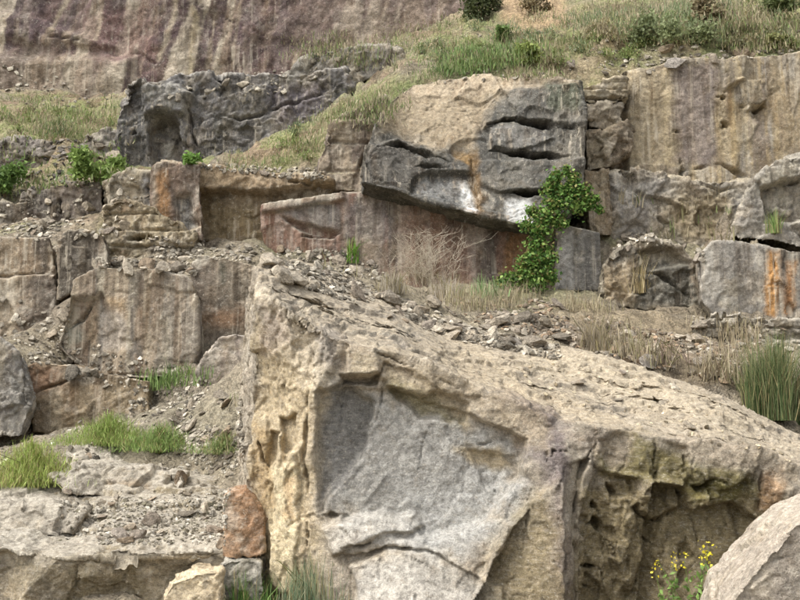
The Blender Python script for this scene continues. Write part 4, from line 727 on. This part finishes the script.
def needle_tuft(px, py, wpx, hpx, label, pal, n, seed, wr=(.004, .009), name='shrub', cat='shrub', lean=.28, flat=1.0, fuzzy=False, stems=4):
    """broom-like tuft: many thin upright shoots"""
    rng = np.random.default_rng(seed); h = hit(px, py); base = np.array(h[0]); k = base[1]/F; Wm, Hm = wpx*k, hpx*k
    root = empty(name, base, label, cat); pc = [C(c) for c in pal]; it = []
    for i in range(n):
        r = math.sqrt(rng.random())*.5*Wm; a = rng.uniform(0, 6.28); r *= .62+.38*math.sin(a*3+seed)*math.sin(a*2+seed*2)+rng.normal(0, .1); x, y = r*math.cos(a), r*math.sin(a)*.7*flat
        hh = Hm*rng.uniform(.45, 1.05)*(1-.55*(r/(.5*Wm))**2)
        z0 = -.03
        if fuzzy:
            r = abs(rng.normal(0, .24))*Wm; x, y = r*math.cos(a), r*math.sin(a)*.7*flat; hh = Hm*rng.uniform(.5, 1.05)*math.exp(-(r/(.42*Wm))**2)
            zt = hh; z0 = zt*rng.uniform(-.05, .85); hh = Hm*rng.uniform(.10, .26)
        it.append((Vector((x, y, z0)), hh, rng.uniform(*wr), (pc[rng.integers(len(pc))] if rng.random() > .16 else C('a89c70'))*rng.uniform(.6, 1.3), rng.normal(0, lean)))
    V, Fq, c = blades(it, rng); obj('shoots', mesh_from('shoots', V, Fq, col=c, mat=M_GRASS), root, kind='stuff')
    for i in range(stems): tubes('stem', root, [[(0, 0, -.05), (rng.normal(0, .1)*Wm, rng.normal(0, .06)*Wm, Hm*.3), (rng.normal(0, .25)*Wm, rng.normal(0, .15)*Wm, Hm*.75)]], '6b6a3f', .012)
    return root
def twig_bush(px, py, wpx, hpx, label, col, n, seed, rad=.006, leafpal=None):
    """bare branching dry shrub"""
    rng = np.random.default_rng(seed); h = hit(px, py); base = np.array(h[0]); k = base[1]/F; Wm, Hm = wpx*k, hpx*k
    root = empty('dry_shrub', base, label, 'shrub'); tips = []
    for b in range(n):
        lines = []; a = rng.uniform(0, 6.28); sp = rng.uniform(.1, .5)*Wm
        p0 = np.array((rng.normal(0, .12)*Wm, rng.normal(0, .08)*Wm, -.04)); p3 = np.array((p0[0]+math.cos(a)*sp, p0[1]+math.sin(a)*sp*.6, Hm*rng.uniform(.5, 1.0)))
        main = [p0 + (p3-p0)*t + rng.normal(0, .02, 3)*Hm for t in (0, .35, .7, 1)]; main[0] = p0; lines.append(main)
        for j in range(12):
            t = rng.uniform(.3, .95); s = p0 + (p3-p0)*t; e = s + np.array((rng.normal(0, .16)*Wm, rng.normal(0, .1)*Wm, rng.uniform(.05, .28)*Hm)); m_ = (s+e)/2 + rng.normal(0, .025, 3)*Hm; lines.append([s, m_, e]); tips.append(e); lines.append([m_, m_ + (e-m_)*.5 + rng.normal(0, .03, 3)*Hm, m_ + (e-m_)*.8 + rng.normal(0, .07, 3)*Hm])
        tubes('branch', root, lines, col, rad)
    if leafpal:
        pts = np.repeat(np.array(tips), 8, 0) + rng.normal(0, .05*Hm, (len(tips)*8, 3)); leaf_cloud('foliage', root, pts, (.02, .05), leafpal, rng)
    return root
rng_ = np.random.default_rng(909)
KINDS = ((('a39878', 'b5aa8a', '8d8266'), 'dry straw'), (('8a9a5e', '9aa86c', '76864e'), 'yellow-green'), (('7d8a64', '8e9a74', '6d7a56'), 'grey-green'))
for n_, polys, where in ((80, [(400,60),(470,30),(560,40),(640,10),(800,0),(800,46),(700,52),(620,62),(560,70),(430,80)], 'among the grass of the upper bank'), (12, [(0,104),(118,106),(118,130),(60,138),(0,136)], 'in the grass strip below the distant wall'), (10, [(235,158),(310,126),(390,90),(390,110),(320,160)], 'on the grassy bank right of the craggy outcrop')):
    for i, (x, y) in enumerate(in_poly(polys, n_, rng_)):
        pal_, nm = KINDS[rng_.choice(3, p=(.45, .3, .25))]; h = hit(x, y)
        if not h or h[0].y < 18.6: continue
        o = needle_tuft(x, y, rng_.uniform(18, 56), rng_.uniform(10, 22), 'low %s tuft of growth %s' % (nm, where), pal_, 240, 910+i, (.012, .028), lean=.9, fuzzy=True, stems=1)
        o['group'] = '%s tufts %s' % (nm, where)
# ivy down the dark corner: several lobes hugging the rock
def ivy():
    rng = np.random.default_rng(77); base = W(540, 292, 17.0); root = empty('ivy', base, 'bright green ivy bush climbing the dark corner between the overhang and the grey block', 'ivy')
    pts = []; lob = [(570,192,13),(556,202,14),(546,216,14),(540,230,12),(552,186,9),(584,192,9),(590,204,7),(578,206,10),(538,246,13),(546,258,12),(530,262,12),(524,274,12),(510,282,10),(538,280,12),(500,285,8),(550,276,9),(556,176,7),(574,178,7),(600,210,4),(526,226,6),(532,212,6),(560,222,8),(566,170,5),(596,198,4)]
    for (x, y, r) in lob:
        h = hit(x, y); dd = min(h[0].y if h else 17.4, 17.4)-.3; c = W(x, y, dd); R = r*dd/F; m = int(62*r*rng.uniform(.45, 1.1))
        dv = rng.normal(size=(m, 3)); dv /= np.linalg.norm(dv, axis=1)[:, None]
        pts.append(c + dv*R*(.3+np.abs(rng.normal(0, .48, (m, 1))))*np.array((1, .55, 1)) - base)
    leaf_cloud('foliage', root, np.concatenate(pts), (.03, .085), ('5f823e', '74984c', '4a6a32', '88a858', '98ae62', '3f5a2c', '8f8a55'), rng, 1.1)
    for p in ([(540,292),(536,260),(548,225),(560,195)], [(545,292),(546,250),(570,200),(590,190)]):
        tubes('stem', root, [[W(x, y, 17.25)-base for x, y in p]], '5b4a35', .03)
ivy()
shrub(482, 20, 56, 40, 'dark round bush on the skyline bank at the top centre', ('4a583a', '586846', '3c4a30'), (.08, .16), 2200, 50)
shrub(528, 68, 26, 26, 'yellow-green bush on the bank above the overhang', ('8a9c54', '9cac62', '788c48'), (.07, .14), 700, 51)
shrub(504, 44, 24, 18, 'small green bush beside the dark round bush', ('5f8048', '6f9050'), (.07, .14), 500, 52)
shrub(672, 50, 90, 46, 'grey-green bush on the bank above the tan cliff', ('7d8c66', '8b9a72', '6e7e58'), (.06, .12), 2600, 53)
shrub(712, 26, 44, 34, 'brownish shrub on the bank beside the grey-green bush', ('8a7d66', '9a8c72', '7a705a'), (.07, .14), 1000, 54)
shrub(540, 14, 40, 30, 'brown dry shrub right of the dark round bush', ('8d7d66', '9a8c70', '7b705a'), (.07, .14), 900, 55)
shrub(780, 18, 80, 34, 'green shrub at the top right corner', ('66784e', '76885c'), (.08, .15), 1200, 56)
shrub(780, 50, 40, 18, 'low olive shrub on the rim of the tan cliff', ('7d8352', '8b9060'), (.06, .12), 700, 57)
shrub(735, 54, 30, 16, 'low grey shrub on the rim of the tan cliff', ('78785f', '87866c'), (.06, .12), 500, 58)
shrub(96, 182, 56, 32, 'bright green low bush beside the craggy outcrop', ('7c9c50', '8aa85c', '6c8c44'), (.06, .13), 1500, 59)
shrub(4, 196, 34, 34, 'mid-green bush at the left picture edge on the upper slope', ('5a8040', '6b9048', '4c7036'), (.06, .13), 900, 60)
shrub(192, 168, 18, 16, 'small green plant at the foot of the craggy outcrop', ('5f9038', '70a044'), (.05, .1), 260, 61)
needle_tuft(30, 486, 126, 50, 'bright yellow-green feathery shrub at the left edge above the slab', ('9db05a', 'aebf6a', 'bccb7c', '8da050', 'b0aa70'), 7560, 62, (.003, .008), lean=.95, fuzzy=True)
needle_tuft(108, 446, 110, 36, 'green feathery shrub above the pale slab', ('96aa5c', '869c50', 'a6b66c'), 5760, 63, (.003, .008), lean=.95, fuzzy=True)
needle_tuft(160, 452, 90, 32, 'darker green feathery shrub on the left scree', ('7a9450', '88a05c', '96aa68'), 5040, 64, (.003, .008), lean=.95, fuzzy=True)
needle_tuft(222, 454, 60, 24, 'small green tuft beside the big block', ('788c54', '889a60', '95a06c'), 2340, 65, (.003, .008), lean=.95, fuzzy=True)
needle_tuft(774, 418, 84, 94, 'tall green broom shrub at the right picture edge behind the big block', ('5f7046', '6c7c4e', '50603a', '848e62', '939068'), 1700, 66, (.005, .011), lean=.24)
needle_tuft(820, 425, 60, 90, 'second broom shrub cut off by the right picture edge', ('5f7046', '6c7c4e', '50603a'), 1100, 67, (.005, .012), lean=.16)
needle_tuft(318, 616, 120, 68, 'blue-green grass clump at the foot of the big block', ('74886a', '66785c', '869878', 'a8a888'), 800, 68, (.005, .010), lean=.22, name='grass_clump', cat='grass')
needle_tuft(244, 618, 76, 58, 'green grass clump below the grey chunk', ('6b9048', '7f9f58', '5f8040'), 420, 69, (.005, .010), lean=.3, name='grass_clump', cat='grass')
needle_tuft(352, 262, 20, 30, 'small bright green sprig behind the crest of the big block', ('6f9a3c', '83aa4c'), 160, 70, (.012, .03), lean=.35)
needle_tuft(775, 232, 24, 30, 'green sprig below the dark jutting boulder', ('7f9a58', '93a868'), 120, 71, (.01, .02), lean=.3)
twig_bush(424, 294, 84, 70, 'pale wispy dry shrub behind the crest of the big block', 'bdb29d', 24, 72, .0022)
needle_tuft(392, 292, 50, 28, 'straw-coloured grass clump left of the pale wispy shrub', ('b5aa94', 'a39a84', 'c2b8a6'), 300, 73, (.006, .012), lean=.4, name='grass_clump', cat='grass')
needle_tuft(446, 298, 50, 32, 'pale dry grass clump right of the pale wispy shrub', ('bfb3a2', 'ada292', 'cdc3b4'), 300, 74, (.006, .012), lean=.4, name='grass_clump', cat='grass')
needle_tuft(596, 350, 70, 46, 'grey-brown dry grass clump on the scree behind the big block', ('9d917c', 'b0a48c', '8a7f6c'), 420, 75, (.005, .010), lean=.45, name='grass_clump', cat='grass')
needle_tuft(664, 366, 76, 34, 'low purplish dry growth on the scree left of the broom', ('8f7d70', 'a08e7e', '7d6e62'), 420, 76, (.005, .010), lean=.6, name='grass_clump', cat='grass', fuzzy=True)
needle_tuft(640, 292, 44, 50, 'straw-coloured stalks at the foot of the rounded cliff rock', ('b5a37c', 'a3926c', 'c2b28c'), 160, 77, (.008, .014), lean=.3, name='grass_clump', cat='grass')
def flower_plant(px, py, hpx, label, nst, seed):
    rng = np.random.default_rng(seed); base = W(px, py, 6.7); base[2] = max(base[2], float(ground_z(np.array([base[0]]), np.array([base[1]]))[0])-.03); k = 6.7/F; H0 = hpx*k
    root = empty('flowering_plant', base, label, 'plant'); lp = []; 
    for i in range(nst):
        e = np.array((rng.normal(0, .13)*H0, rng.normal(0, .1)*H0, H0*rng.uniform(.6, 1))); pts = [e*0 + np.array((0, 0, -.03)), e*.5 + rng.normal(0, .015, 3), e]
        tubes('stem', root, [pts], '6b8a3c', .004)
        for t in np.linspace(.1, .8, 26): lp.append(e*t + rng.normal(0, .02, 3))
        fl = e + rng.normal(0, .016, (9, 3))*np.array((1, 1, 1.7)); leaf_cloud('flower', root, fl, (.012, .026), ('e3d13a', 'd9c72f', 'efe05a'), rng, 1.0)
    leaf_cloud('foliage', root, lp, (.015, .032), ('7c9a50', '8caa5c', '6a8544'), rng, 2.0)
flower_plant(698, 640, 104, 'yellow-flowered plant with several spikes in front of the big block', 6, 80)
flower_plant(672, 640, 76, 'shorter yellow-flowered plant left of the many-spiked one', 3, 81)
flower_plant(734, 640, 82, 'yellow-flowered plant beside the lower right boulder', 3, 82)
